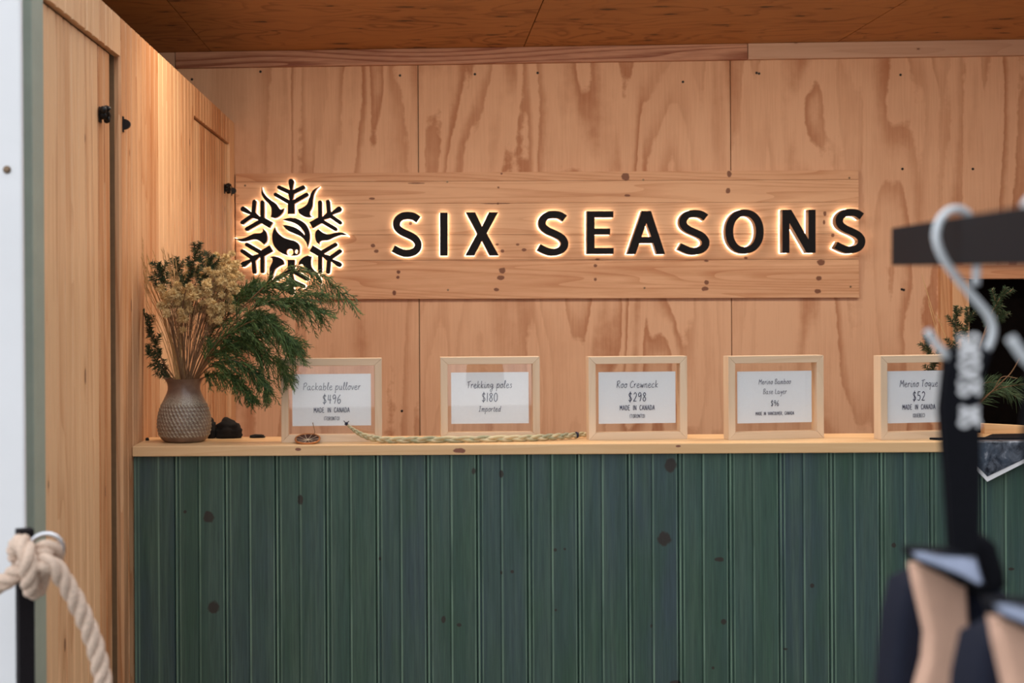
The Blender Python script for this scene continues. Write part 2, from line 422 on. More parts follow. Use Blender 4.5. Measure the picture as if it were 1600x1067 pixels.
for sh in sheets:
    mb = MB(); mb.prism(sh, 'y', DB, DB + 0.012)
    me = mb.mesh('plywood_sheet', M['ply'])
    bm = bmesh.new(); bm.from_mesh(me); bmesh.ops.triangulate(bm, faces=bm.faces); bm.to_mesh(me); bm.free()
    link('plywood_sheet', me, None, wb)
mb = MB(); mb.box(-1.42, WX0 - .02, DB + .014, DB + .06, 0, zt); mb.box(WX0 - .02, XR, DB + .014, DB + .06, WZ1 + .02, zt)
mb.box(WX0 - .02, XR, DB + .014, DB + .06, 0, WZ0 - .02)
mb.build('studwork', M['pine_dark'], wb)
# screw heads
mb = MB(); mb.lathe([(0.001, 0), (0.005, 0), (0.005, 0.0015), (0.001, 0.002)], 10)
scm = mb.mesh('screw_head', M['iron'])
for px, py in [(407, 112), (625, 118), (742, 116), (840, 114), (1182, 114), (1186, 115), (1407, 117), (300, 124), (1067, 128), (1410, 264), (1520, 264), (1412, 453), (628, 642), (1409, 452)]:
    p = U(px, py, DB)
    link('screw_head', scm, None, wb, (p.x, DB, p.z), (PI / 2, 0, 0))

# ceiling sheets, rising slightly to the right
ce = tag(empty('ceiling', (0, 0, ZC)), kind='structure'); ce.rotation_euler = (0, -TILT, 0)
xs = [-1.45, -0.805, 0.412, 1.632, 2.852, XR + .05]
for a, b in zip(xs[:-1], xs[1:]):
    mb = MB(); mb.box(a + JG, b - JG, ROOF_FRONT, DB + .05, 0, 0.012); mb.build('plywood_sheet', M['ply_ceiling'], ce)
mb = MB(); mb.box(-1.45, XR + .05, ROOF_FRONT, DB + .06, 0.014, 0.10); mb.build('roof_deck', M['pine_dark'], ce)

# battens under the ceiling
for k, (a, b, m, dy) in enumerate([(-1.40, -0.9455, 'trim_pale', .022), (-0.943, 1.2815, 'trim_fir', .026), (1.2835, XR - .01, 'trim_pale', .030)]):
    mb = MB(); mb.box(a, b, DB - dy, DB, -0.0625, -0.001)
    o = mb.build('trim_%d' % (k + 1), M[m], None, bevel=0.0015, loc=(0, 0, ZC), rot=(0, -TILT, 0)); tag(o, kind='structure')

# right wall and true left wall of the kiosk (outside the view)
mb = MB(); mb.box(XR, XR + .05, 2.6, DB, 0, ZC + .06); tag(mb.build('wall_right', M['ply']), kind='structure')
mb = MB(); mb.box(-1.47, -1.42, 2.6, DB, 0, ZC + .03); tag(mb.build('wall_side', M['ply']), kind='structure')

# beaded tongue-and-groove board: width along +x, face towards -y, length along z from 0 to 1
def bead_profile(w, th):
    b = 0.0016
    p = [(0.0004, 0.006), (0.0004, 0.0035), (b + .0004, 0.0), (0.007, 0.0), (0.008, b), (0.0095, 0.0034), (0.011, 0.0034), (0.0125, 0.0)]
    c = w / 2
    p += [(c - .006, 0.0), (c - .0048, 0.0032), (c - .0034, 0.0032), (c - .0022, 0.0004), (c + .0022, 0.0004), (c + .0036, 0.0)]
    p += [(w - .0036, 0.0), (w - .0006, 0.003), (w - .0006, 0.006)]
    p += [(w - .0006, th), (0.0004, th)]
    return p
def board_mesh(name, w, th, mat, L):
    mb = MB(); mb.prism(bead_profile(w, th), 'z', 0, L); return mb.mesh(name, mat)

# left cupboard wall -------------------------------------------------
wl = tag(empty('wall_left'), kind='structure')
Y0L = 2.645; ZL = 2.172
D1R, D2L, D2R, DT = 3.4325, 4.560, 5.405, 2.078
TH = 0.016
mb = MB(); mb.box(-1.36, XW - TH - .0135, Y0L, DB - .004, 0, ZL - .004); mb.box(XW - TH - .0135, XW - TH - .0005, D1R, D2L, 0, ZL - .004)
mb.build('carcass', M['pine_dark'], wl)
def vee_profile(w, th):
    c = w / 2
    return [(.0004, .008), (.0004, .006), (.0075, 0), (c - .0065, 0), (c - .0008, .005), (c + .0008, .005), (c + .0065, 0), (w - .0075, 0), (w - .0006, .006), (w - .0006, .008), (w - .0006, th), (.0004, th)]
def wall_boards(parent, y0, y1, z0, z1, x, bw=0.125, off=0.0):
    """boards on a face looking to +x: board width runs along +y"""
    y = y0 - off
    while y < y1 - .004:
        a, b = max(y, y0), min(y + bw, y1)
        wv = b - a
        if wv > 0.012:
            if abs(wv - bw) < 1e-6: mb = MB(); mb.prism(vee_profile(bw, TH), 'z', 0, z1 - z0); me = mb.mesh('plank', M['pine_wall'])
            else:
                mb = MB(); mb.prism([(0.0004, .005), (0.0025, 0), (wv - .0025, 0), (wv - .0005, .003), (wv - .0005, TH), (0.0004, TH)], 'z', 0, z1 - z0)
                me = mb.mesh('plank', M['pine_wall'])
            link('plank', me, None, parent, (x, a, z0), (0, 0, PI / 2))
        y += bw
wall_boards(wl, D1R, D2L, 0, ZL, XW, 0.125)
wall_boards(wl, D2R, DB - .002, 0, ZL, XW, 0.15)
wall_boards(wl, Y0L, D1R, DT, ZL, XW, 0.125, 0.06)
wall_boards(wl, D2L, D2R, DT, ZL, XW, 0.125, 0.0)
for k, (a, b, g, rec) in enumerate([(Y0L, D1R, 0.058, 0.0125), (D2L, D2R, 0.004, 0.0100)]):
    d = tag(empty('door_%d' % (k + 1)), kind='structure')
    wall_boards(d, a + .004, b - g, 0.05, DT - .006, XW - rec, 0.125, 0.03 + .05 * k)
    # black iron latch on the door, catch on the frame
    z = 1.915 - .016 * k
    yl = b - g - (.115 if k == 0 else .075); yc = b + .022 if k == 0 else b + .045
    la = empty('latch', (XW - rec, yl, z)); la.parent = d
    mb = MB()
    mb.prism([(-.011, -.017), (.011, -.017), (.013, .012), (.008, .019), (-.008, .019), (-.013, .012)], 'x', 0, .003)
    mb.tube([(0.002, 0, .004), (.016, 0, .004)], .005, 10)
    mb.lathe([(0.001, 0), (.0035, 0), (.0035, .002), (.001, .003)], 8, (0, 0, 0))
    mb.build('latch_plate', M['iron'], la, bevel=.0006)
    mb = MB(); mb.tube([(.015, -.012, .012), (.018, -.004, .006), (.019, .006, .000), (.016, .018, -.008), (.012, .026, -.012)], [.003, .0055, .0065, .0055, .0045], 10)
    mb.tube([(.018, -.006, .008), (.024, -.012, .016)], [.004, .0055], 8)
    mb.tube([(.018, .004, .002), (.021, .002, -.016)], [.004, .003], 8)
    mb.build('latch_lever', M['iron'], la, smooth=True)
    mb = MB()
    for (cx_, cy_, cz_, cr_) in [(.012, -.016, .010, .009), (.016, -.004, .014, .008), (.014, .008, -.002, .009), (.012, .018, -.010, .007), (.008, -.004, 0, .011)]:
        mb.lathe([(cr_ * max(.02, math.sin(PI * q / 8)), -cr_ * math.cos(PI * q / 8)) for q in range(9)], 14, (cx_, cy_, cz_))
    mb.build('latch_rosette', M['iron'], la, smooth=True)
    c = empty('catch', (XW, yc, z + .002)); c.parent = wl
    mb = MB(); mb.prism([(-.006, -.019), (.006, -.019), (.007, .019), (-.007, .019)], 'x', 0, .0025)
    arc = [(.002 + .017 * math.cos(t), .013 * math.sin(t)) for t in [PI * (-.5 + i / 12) for i in range(13)]]
    mb.prism([(.0, -.013)] + arc + [(.0, .013)], 'y', -.005, .005)
    mb.build('catch_plate', M['iron'], c, bevel=.0006)

# kiosk corner: sage jamb and white steel post
mb = MB(); mb.box(-1.45, U(61.5, 500, 2.6).x, 2.56, 2.64, 0, 2.55); tag(mb.build('trim_4', M['sage'], bevel=.003), kind='structure')
tp = tag(empty('trim_5'), kind='structure')
mb = MB()
xa, xb = U(31.5, 0, 2.33).x, U(41, 1067, 2.33).x
mb.add([(-1.5, 2.33, 0), (xb + .002, 2.33, 0), (xb + .002, 2.345, 0), (-1.5, 2.345, 0), (-1.5, 2.33, 2.6), (xa - .001, 2.33, 2.6), (xa - .001, 2.345, 2.6), (-1.5, 2.345, 2.6)],
       [(0,3,2,1),(4,5,6,7),(0,1,5,4),(1,2,6,5),(2,3,7,6),(3,0,4,7)])
mb.build('corner_post', M['white_paint'], tp, bevel=.004)
p = U(11, 265, 2.33)
mb = MB(); mb.lathe([(.001, 0), (.0065, 0), (.0062, .0025), (.004, .0035), (.001, .0038)], 16)
mb.build('bolt', M['bolt'], tp, True, loc=(p.x, 2.33, p.z), rot=(PI / 2, 0, 0))
# window in the back wall; a black sheet stands in for the darkness behind
wi = tag(empty('window_1'), kind='structure')
j0, j1, j2 = U(1470, 500, DB - .03).x, U(1488, 500, DB - .05).x, U(1514, 500, DB - .05).x
hz0, hz1 = U(1560, 435.5, DB - .06).z, U(1560, 414, DB - .06).z
mb = MB(); mb.box(j0, j1 + .004, DB - .03, DB, WZ0 - .05, hz1); mb.build('casing', M['pine_wall'], wi, bevel=.0015)
mb = MB(); mb.box(j1, j2, DB - .055, DB + .10, WZ0 - .05, hz0); mb.build('jamb', M['pine_wall'], wi, bevel=.0015)
mb = MB(); mb.box(j1 - .003, WX1 + .04, DB - .062, DB + .10, hz0 + .0005, hz1); mb.build('header', M['pine_sign'], wi, bevel=.0015)
mb = MB(); mb.box(WX1, WX1 + .04, DB - .055, DB + .10, WZ0 - .05, hz0); mb.build('jamb', M['pine_wall'], wi, bevel=.0015)
mb = MB(); mb.box(j2, WX1, DB - .03, DB + .1, WZ0 - .05, WZ0); mb.build('sill', M['pine_sign'], wi, bevel=.0015)
mb = MB(); mb.box(j2, WX1, DB + .09, DB + .10, WZ0, hz0); mb.build('dark_room_panel', M['black_void'], wi)

# ceiling lamps (above the frame)
for k, (tx, ty) in enumerate(TUBES):
    t = tag(empty('tube_lamp', (tx, ty, ZC + TILT * tx - .001)), 'slim white tube lamp fixed under the plywood ceiling', 'lamp', 'ceiling tube lamps')
    mb = MB(); mb.box(-.58, .58, -.03, .03, -.03, 0); mb.build('housing', M['white_paint'], t, bevel=.003)
    mb = MB(); mb.tube([(-.56, 0, -.037), (.56, 0, -.037)], .009, 12); mb.build('tube', M['tube'], t)

# ------------------------------------------------------------------ counter
XC0, XC1 = XW + .001, 1.95
ct = tag(empty('counter', (XC0, CF + .03, 0)), 'long shop counter clad in green stained beaded boards', 'counter')
BW = 2 * 39.35 * (CF + .012) / FPX
mb = MB(); mb.box(0, XC1 - XC0, 0, .16, 0.0, CT - .0262); mb.build('carcass', M['pine_dark'], ct)
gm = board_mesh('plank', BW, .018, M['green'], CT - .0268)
x = 0.0
joint = U(824, 800, CF + .012).x - XC0          # one board joint seen in the photograph
x0 = joint - math.floor(joint / BW) * BW
if x0 > .012:
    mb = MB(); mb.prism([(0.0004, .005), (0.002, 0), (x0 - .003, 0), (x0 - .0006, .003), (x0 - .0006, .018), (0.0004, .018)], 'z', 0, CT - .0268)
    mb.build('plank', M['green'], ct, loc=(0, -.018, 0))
x = x0
while x + BW < XC1 - XC0 + .01:
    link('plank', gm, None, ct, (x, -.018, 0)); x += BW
mb = MB(); mb.box(XC0, XC1 + .02, CF, 3.765, CT - .026, CT)
top = tag(mb.build('countertop', M['pine_top'], bevel=.0025), 'narrow honey pine countertop board along the green counter', 'countertop')

# ------------------------------------------------------------------ sign
sg = tag(empty('shop_sign', (0, DB, 0)), 'pine plank sign with backlit black lettering and snowflake emblem on plywood wall', 'sign')
SB = .024                                   # board thickness
SF = DB - SB                                # face of the board
def sx(px, py=370): return U(px, py, SF).x
def sz(px, py): return U(px, py, SF).z
ys = [271.0, 284.5, 318.5, 367.5, 407.0, 468.0]      # plank joints along the left end
ye = [265.5, 280.5, 315.5, 365.0, 405.0, 465.0]      # and along the right end
for i in range(5):
    g = 0.0005
    a, b = sz(368, ys[i]) - g, sz(368, ys[i + 1]) + g
    c, d = sz(1342, ye[i]) - g, sz(1342, ye[i + 1]) + g
    mb = MB(); mb.prism([(sx(368.6), b), (sx(1342), d), (sx(1342), c), (sx(368.6), a)], 'y', -SB - (0.0006 if i % 2 else 0), -.0005)
    mb.build('sign_plank', M['sign_plank'], sg, bevel=.0008)
mb = MB(); mb.lathe([(0.001, 0), (0.004, 0), (0.004, 0.0008), (0.001, 0.001)], 10); scm2 = mb.mesh('screw', M['bolt'])
for px, py in [(1327, 278), (1329, 448), (1007, 450), (700, 453), (383, 290), (1005, 281), (699, 284)]:
    p = U(px, py, SF); link('screw', scm2, None, sg, (p.x, -SB, p.z), (PI / 2, 0, 0))
LF = SF - .056                               # plane of the letter faces
KL = LF / FPX
def grow(lp, d):
    pts = [Vector((p[0], p[1])) for p in lp]; n = len(pts)
    if sum(pts[i].x * pts[(i + 1) % n].y - pts[(i + 1) % n].x * pts[i].y for i in range(n)) < 0: d = -d
    out = []
    for i in range(n):
        a, b = (pts[i] - pts[i - 1]), (pts[(i + 1) % n] - pts[i])
        na = Vector((a.y, -a.x)).normalized() if a.length > 1e-9 else Vector((0, 0)); nb_ = Vector((b.y, -b.x)).normalized() if b.length > 1e-9 else na
        m = na + nb_; m = m.normalized() if m.length > 1e-6 else na
        out.append(pts[i] + m * d)
    return out
def raised(name, loops, label=None):
    """black face + bronze sides + glowing acrylic back, standing off the planks"""
    yf = LF - DB
    me = shape_mesh(name, loops, yf, yf + .046, M['black_face'], 0.0)
    me.materials.append(M['gold'])
    for p in me.polygons: p.material_index = 0 if p.normal.y < -.7 else 1
    o = link(name, me, None, sg)
    if label: o['label'] = label
    bl = shape_mesh('light_panel', [grow(lp, (.0016 if i == 0 else -.0016)) for i, lp in enumerate(loops)], yf + .0462, yf + .0540, M['led'])
    link('light_panel', bl, None, o)['label'] = 'glowing warm white acrylic back'
    return o
def stroke_loop(pts, wd):
    pts = [Vector((p[0], p[1])) for p in pts]; L, R = [], []
    for i, p in enumerate(pts):
        t = (pts[min(i + 1, len(pts) - 1)] - pts[max(i - 1, 0)]).normalized(); nn = Vector((-t.y, t.x)) * wd / 2
        L.append(p + nn); R.append(p - nn)
    return L + R[::-1]
def to_face(pts): return [(U(p[0], p[1], LF).x, U(p[0], p[1], LF).z) for p in pts]
S_c = [(216, 371), (186, 351), (150, 345), (112, 351), (86, 373), (78, 400), (87, 426), (116, 449), (155, 467), (191, 488), (212, 516), (211, 546), (193, 569), (163, 581), (128, 582), (95, 571), (58, 552)]
def letter_S(x0, x1, y0, y1):
    f = lambda p: (x0 + (p[0] - 45) / 193 * (x1 - x0), y0 + (p[1] - 323) / 282 * (y1 - y0))
    sm = catmull([(p[0], p[1], 0) for p in S_c], 5)
    return [[f(p) for p in stroke_loop(sm, 46)]]
def letter_E(x0, x1, y0, y1):
    h = y1 - y0; s = 12.2; t = 9.6; m = x1 - 5.5; c = y0 + h * .475
    return [[(x0, y0), (x1 - .5, y0), (x1 - .5, y0 + t), (x0 + s, y0 + t), (x0 + s, c - t / 2), (m, c - t / 2), (m, c + t / 2), (x0 + s, c + t / 2), (x0 + s, y1 - t), (x1, y1 - t), (x1, y1), (x0, y1)]]
def letter_A(x0, x1, y0, y1):
    c = (x0 + x1) / 2 + .3; h = y1 - y0; b = 13.2
    f = lambda y: (y - y0) / h
    hw = (x1 - x0) / 2
    yb0, yb1 = y0 + h * .60, y0 + h * .745
    xo = lambda y: 7.2 + (hw - 7.2) * f(y)
    xi = lambda y: xo(y) - b
    yap = y0 + h * (b - 7.2 + 0.4) / (hw - 7.2)
    outer = [(c - 7.2, y0), (c + 7.2, y0), (x1, y1), (x1 - b, y1), (c + xi(yb1), yb1), (c - xi(yb1), yb1), (x0 + b, y1), (x0, y1)]
    return [outer, [(c, yap), (c - xi(yb0), yb0), (c + xi(yb0), yb0)]]
def letter_O(x0, x1, y0, y1):
    cx, cy, a, b = (x0 + x1) / 2, (y0 + y1) / 2, (x1 - x0) / 2, (y1 - y0) / 2
    E = lambda k1, k2: [(cx + k1 * math.copysign(abs(math.cos(t)) ** .94, math.cos(t)), cy + k2 * math.copysign(abs(math.sin(t)) ** .94, math.sin(t))) for t in [2 * PI * i / 56 for i in range(56)]]
    return [E(a, b), E(a - 12.3, b - 10.6)]
def letter_N(x0, x1, y0, y1):
    s = 11.2; e = 14.0
    return [[(x0, y0), (x0 + e, y0), (x1 - s, y1 - 21), (x1 - s, y0), (x1, y0), (x1, y1), (x1 - e, y1), (x0 + s, y0 + 21), (x0 + s, y1), (x0, y1)]]
def letter_X(x0, x1, y0, y1):
    h = y1 - y0; b = 14.5; c = (x0 + x1) / 2; cy = (y0 + y1) / 2 - .5; k = 7.6
    return [[(x0 + 1, y0), (x0 + 1 + b, y0), (c, cy - 11), (x1 - 1 - b, y0), (x1 - 1, y0), (c + k, cy), (x1, y1), (x1 - b, y1), (c, cy + 11.5), (x0 + b, y1), (x0, y1), (c - k, cy)]]
def letter_I(x0, x1, y0, y1): return [[(x0, y0), (x1, y0), (x1, y1), (x0, y1)]]
for ch, fn, x0, x1, y0, y1 in [('S', letter_S, 611, 659.5, 331, 401.2), ('I', letter_I, 687.5, 699.7, 332, 399.5), ('X', letter_X, 727, 779.5, 331.5, 399.2),
        ('S', letter_S, 838.5, 888.5, 329.5, 399.5), ('E', letter_E, 917, 959, 329.8, 396.8), ('A', letter_A, 980, 1039.5, 329.5, 397), ('S', letter_S, 1058.5, 1109, 328, 398),
        ('O', letter_O, 1133.5, 1193.5, 327, 396.5), ('N', letter_N, 1222.5, 1274.5, 327.5, 395), ('S', letter_S, 1303, 1352.5, 326.3, 395.8)]:
    raised('letter', [to_face(lp) for lp in fn(x0, x1, y0, y1)], 'black backlit capital letter ' + ch)
# snowflake emblem; drawing units 5.617 per pixel about its centre
EC = (454.8, 369.9)
def em(r, s, ang):
    """r outward, s clockwise; ang clockwise from up"""
    ca, sa = math.cos(ang), math.sin(ang)
    x, y = r * sa + s * ca, r * ca - s * sa
    return (EC[0] + x / 5.617, EC[1] - y / 5.617)
def arm_outline():
    right = [(201, 31), (290, 30)]
    def branch(r0, s0, r1, s1, hw):
        d = Vector((r1 - r0, s1 - s0)).normalized(); nn = Vector((-d.y, d.x)) * hw
        lo0, lo1 = Vector((r0, s0)) - nn * -1, Vector((r1, s1)) - nn * -1
        A = [Vector((r0, s0)) - Vector((abs(nn.x), -abs(nn.y))), Vector((r1, s1)) - Vector((abs(nn.x), -abs(nn.y)))]
        B = [Vector((r1, s1)) + Vector((abs(nn.x), -abs(nn.y))), Vector((r0, s0)) + Vector((abs(nn.x), -abs(nn.y)))]
        cap = [Vector((r1, s1)) + d * hw * math.cos(t) + (A[1] - Vector((r1, s1))).normalized() * hw * math.sin(t) for t in (PI * .25, 0, -PI * .25)]
        return [(v.x, v.y) for v in (A + cap + B)]
    right += branch(307, 24, 371, 136, 18.5)
    right += branch(394, 20, 434, 106, 18.5)
    right += [(480, 24)]
    cap = [(486 + 24 * math.sin(t), 24 * math.cos(t)) for t in [PI * i / 8 for i in range(1, 8)]]
    left = [(r, -s) for r, s in right][::-1]
    return right + cap + left
flame = [(509, -6), (454, -38), (394, -38), (324, -23), (274, -42), (239, -69), (214, -43), (209, 0), (222, 45), (249, 74), (249, 49), (269, 34), (324, 29), (374, 6), (424, -13), (474, -16)]
def smooth_corners(pts, corners):
    out = []; n = len(pts); cs = sorted(corners)
    for a, b in zip(cs, cs[1:] + [cs[0] + n]):
        seg = [(*pts[i % n], 0) for i in range(a, b + 1)]
        out += [(p.x, p.y) for p in catmull(seg, 4)[:-1]]
    return out
flame = smooth_corners(flame, [0, 5, 9, 10])
ao = arm_outline()
for k in range(6):
    raised('snowflake_arm', [to_face([em(r, s, k * PI / 3) for r, s in ao])])
    raised('flame', [to_face([em(r, s, k * PI / 3 + PI / 6) for r, s in flame])])
def cr(p): return (370 + p[0] / 5.617, 270 + p[1] / 5.617)
leafp = [(400, 412), (435, 399), (480, 393), (540, 405), (600, 445), (635, 510), (641, 580), (622, 655), (605, 605), (560, 560), (500, 533), (440, 504), (398, 456), (450, 460), (520, 482), (570, 520), (595, 550), (588, 520), (550, 472), (490, 436)]
raised('leaf', [to_face([cr(p) for p in smooth_corners(leafp, [0, 7, 12, 16])])])
dropp = [(333, 475), (350, 515), (400, 560), (460, 583), (515, 600), (548, 635), (552, 680), (549, 708), (530, 722), (500, 728), (440, 725), (370, 692), (322, 635), (308, 565), (318, 505)]
ell = lambda cx, cy, a, b: [(cx + a * math.cos(t), cy + b * math.sin(t)) for t in [2 * PI * i / 20 for i in range(20)]]
raised('droplet', [to_face([cr(p) for p in smooth_corners(dropp, [0, 7])]), to_face([cr(p) for p in ell(466, 696, 30, 29)]), to_face([cr(p) for p in ell(522, 691, 14, 18)])])

# ------------------------------------------------------------------ hand lettering (single-stroke alphabets)
G = {  # script: x height 1
 'a': (.88, [[(.6,.85),(.3,1),(.05,.6),(.1,.15),(.35,0),(.6,.4),(.65,.95)], [(.65,.95),(.62,.3),(.75,0),(.9,.1)]]),
 'b': (.82, [[(.1,1.8),(.1,.05)], [(.1,.5),(.4,1),(.7,.7),(.6,.1),(.3,-.05),(.1,.2)]]),
 'c': (.74, [[(.6,.8),(.4,1),(.1,.7),(.1,.2),(.4,0),(.7,.2)]]),
 'd': (.84, [[(.6,.8),(.3,.9),(.05,.4),(.25,0),(.55,.3),(.7,1.7)], [(.7,1.7),(.62,.2),(.8,0)]]),
 'e': (.74, [[(.1,.5),(.5,.6),(.55,.9),(.3,1),(.05,.5),(.2,.05),(.5,0),(.75,.25)]]),
 'g': (.84, [[(.6,.85),(.3,1),(.05,.6),(.25,.15),(.6,.6),(.65,.95)], [(.65,.95),(.6,-.4),(.35,-.9),(.1,-.6),(.4,-.2),(.85,.15)]]),
 'i': (.4, [[(.1,1),(.1,.2),(.25,0),(.4,.15)], [(.13,1.35),(.18,1.48)]]),
 'k': (.72, [[(.1,1.8),(.1,0)], [(.6,1),(.15,.5),(.65,0)]]),
 'l': (.42, [[(.05,.3),(.33,1.4),(.3,1.85),(.15,1.6),(.13,.3),(.28,0),(.42,.15)]]),
 'm': (1.05, [[(.1,1),(.1,0)], [(.1,.6),(.35,1),(.45,.8),(.45,0)], [(.45,.6),(.7,1),(.82,.8),(.82,.1),(1,0)]]),
 'n': (.74, [[(.1,1),(.1,0)], [(.1,.6),(.4,1),(.55,.8),(.55,.1),(.75,.05)]]),
 'o': (.72, [[(.35,1),(.08,.7),(.08,.25),(.35,0),(.6,.3),(.58,.75),(.35,1),(.6,.95),(.78,.85)]]),
 'p': (.78, [[(.12,1.1),(.08,-.8)], [(.1,.5),(.4,1.05),(.7,.75),(.55,.1),(.1,.15)]]),
 'q': (.76, [[(.6,.85),(.3,1),(.05,.6),(.25,.1),(.6,.6)], [(.65,.95),(.6,-.8)]]),
 'r': (.55, [[(.1,1),(.1,0)], [(.1,.5),(.35,1),(.55,.9)]]),
 's': (.62, [[(.55,.85),(.35,1),(.15,.8),(.45,.4),(.4,.05),(.05,.1)]]),
 't': (.52, [[(.25,1.5),(.22,.2),(.4,0),(.55,.1)], [(0,1.05),(.5,1.1)]]),
 'u': (.8, [[(.1,1),(.1,.2),(.3,0),(.55,.3),(.6,1)], [(.6,1),(.6,.1),(.8,.05)]]),
 'v': (.62, [[(.05,1),(.3,0),(.62,1)]]),
 'w': (.9, [[(.05,1),(.2,0),(.45,.8),(.6,0),(.88,1)]]),
 'y': (.7, [[(.1,1),(.15,.4),(.4,.3),(.6,1)], [(.6,1),(.45,-.6),(.15,-.8)]]),
 'P': (.85, [[(.15,1.7),(.1,0)], [(0,1.45),(.5,1.8),(.8,1.4),(.5,.9),(.12,.8)]]),
 'T': (.75, [[(.35,1.6),(.3,0)], [(-.05,1.5),(.85,1.75)]]),
 'R': (.88, [[(.15,1.7),(.1,0)], [(0,1.45),(.5,1.8),(.75,1.4),(.5,1),(.12,.85),(.5,.5),(.85,0)]]),
 'C': (.82, [[(.8,1.4),(.5,1.7),(.1,1.1),(.1,.4),(.4,0),(.8,.3)]]),
 'M': (1.1, [[(0,0),(.15,1.7)], [(.15,1.7),(.5,.7)], [(.5,.7),(.9,1.7)], [(.9,1.7),(1,0)]]),
 'B': (.85, [[(.15,1.7),(.1,0)], [(0,1.5),(.5,1.8),(.7,1.4),(.4,.95),(.7,.7),(.7,.2),(.1,0)]]),
 'L': (.7, [[(.12,1.7),(.1,.05)], [(.1,.05),(.7,.05)]]),
 'I': (.68, [[(.3,1.6),(.3,0)], [(0,1.6),(.62,1.65)], [(0,0),(.62,.05)]]),
}
N = {  # narrow capitals, height 1
 'A': (.42, [[(0,0),(.2,1)], [(.2,1),(.4,0)], [(.08,.35),(.34,.35)]]), 'B': (.4, [[(.03,0),(.03,1)], [(.03,1),(.3,.9),(.28,.6),(.03,.52),(.34,.4),(.32,.08),(.03,0)]]),
 'C': (.38, [[(.36,.8),(.25,1),(.06,.8),(.05,.25),(.2,0),(.36,.2)]]), 'D': (.42, [[(.03,0),(.03,1)], [(.03,1),(.3,.85),(.38,.5),(.3,.12),(.03,0)]]),
 'E': (.36, [[(.03,0),(.03,1)], [(.03,1),(.33,1)], [(.03,.52),(.28,.52)], [(.03,0),(.34,0)]]), 'I': (.12, [[(.05,0),(.05,1)]]),
 'M': (.5, [[(.02,0),(.05,1)], [(.05,1),(.24,.35)], [(.24,.35),(.43,1)], [(.43,1),(.46,0)]]), 'N': (.42, [[(.03,0),(.03,1)], [(.03,1),(.36,0)], [(.36,0),(.37,1)]]),
 'O': (.42, [[(.2,1),(.04,.75),(.04,.25),(.2,0),(.37,.25),(.37,.75),(.2,1)]]), 'Q': (.44, [[(.2,1),(.04,.75),(.04,.25),(.2,0),(.37,.25),(.37,.75),(.2,1)], [(.22,.25),(.42,-.1)]]),
 'R': (.42, [[(.03,0),(.03,1)], [(.03,1),(.32,.9),(.3,.55),(.03,.48)], [(.1,.48),(.4,0)]]), 'T': (.4, [[(.19,0),(.19,1)], [(0,1),(.38,1)]]),
 'U': (.42, [[(.03,1),(.04,.25),(.2,0),(.36,.25),(.37,1)]]), 'V': (.4, [[(0,1),(.19,0)], [(.19,0),(.38,1)]]),
 'S': (.4, [[(.34,.85),(.2,1),(.05,.82),(.1,.6),(.3,.42),(.34,.18),(.2,0),(.03,.14)]]), 'X': (.42, [[(0,1),(.38,0)], [(.38,1),(0,0)]]),
 '(': (.2, [[(.15,1.05),(.05,.5),(.15,-.05)]]), ')': (.2, [[(.03,1.05),(.13,.5),(.03,-.05)]]), ',': (.16, [[(.07,.1),(.03,-.12)]]), '.': (.14, [[(.05,.02),(.07,.1)]]),
 '$': (.44, [[(.36,.82),(.2,.95),(.05,.78),(.12,.58),(.3,.42),(.36,.2),(.2,.03),(.03,.15)], [(.2,1.12),(.2,-.12)]]),
 '0': (.42, [[(.2,1),(.04,.75),(.04,.25),(.2,0),(.37,.25),(.37,.75),(.2,1)]]), '1': (.16, [[(.06,0),(.06,1)]]),
 '2': (.42, [[(.04,.8),(.2,1),(.35,.8),(.3,.5),(.03,.02)], [(.03,.02),(.38,.02)]]), '4': (.42, [[(.28,0),(.28,1)], [(.08,1),(.04,.42)], [(.04,.42),(.4,.42)]]),
 '5': (.42, [[(.35,1),(.08,1)], [(.08,1),(.06,.56)], [(.06,.56),(.28,.58),(.36,.32),(.22,.02),(.03,.1)]]),
 '6': (.42, [[(.32,1),(.08,.6),(.05,.25),(.2,0),(.36,.2),(.3,.48),(.06,.35)]]), '8': (.42, [[(.2,1),(.05,.8),(.2,.55),(.36,.25),(.2,0),(.04,.25),(.2,.55),(.34,.8),(.2,1)]]),
 '9': (.42, [[(.34,.7),(.12,.52),(.05,.8),(.2,1),(.34,.82),(.34,.4),(.24,0)]]),
}
def lettering(rows, parent, mat, rot90=False, y=-.0012):
    """rows = [(text, alphabet, height of unit, centre x, baseline z, stroke, spacing, slant)] in the parent's XZ plane"""
    mb = MB(); q = 0
    for text, F, h, cx, bz, sw, spc, sl in rows:
        wd = sum((F[c][0] if c in F else .42) + spc for c in text) - spc
        x = -wd / 2
        for c in text:
            if c in F:
                for st in F[c][1]:
                    pts = [Vector((p[0], p[1], 0)) for p in st]
                    if len(pts) > 2: pts = catmull(pts, 4)
                    P2 = [((x + p.x + sl * p.y) * h, p.y * h) for p in pts]
                    lp = stroke_loop(P2, sw); n = len(P2); q += 1
                    yy = y - .00002 * (q % 5)
                    vv = [((-a[1] if rot90 else a[0]) , (a[0] if rot90 else a[1])) for a in lp]
                    vs = [(cx + a, yy, bz + b) for a, b in vv]
                    mb.add(vs, [(i, i + 1, 2 * n - 2 - i, 2 * n - 1 - i) for i in range(n - 1)])
            x += (F[c][0] if c in F else .42) + spc
    return mb.build('lettering', mat, parent)

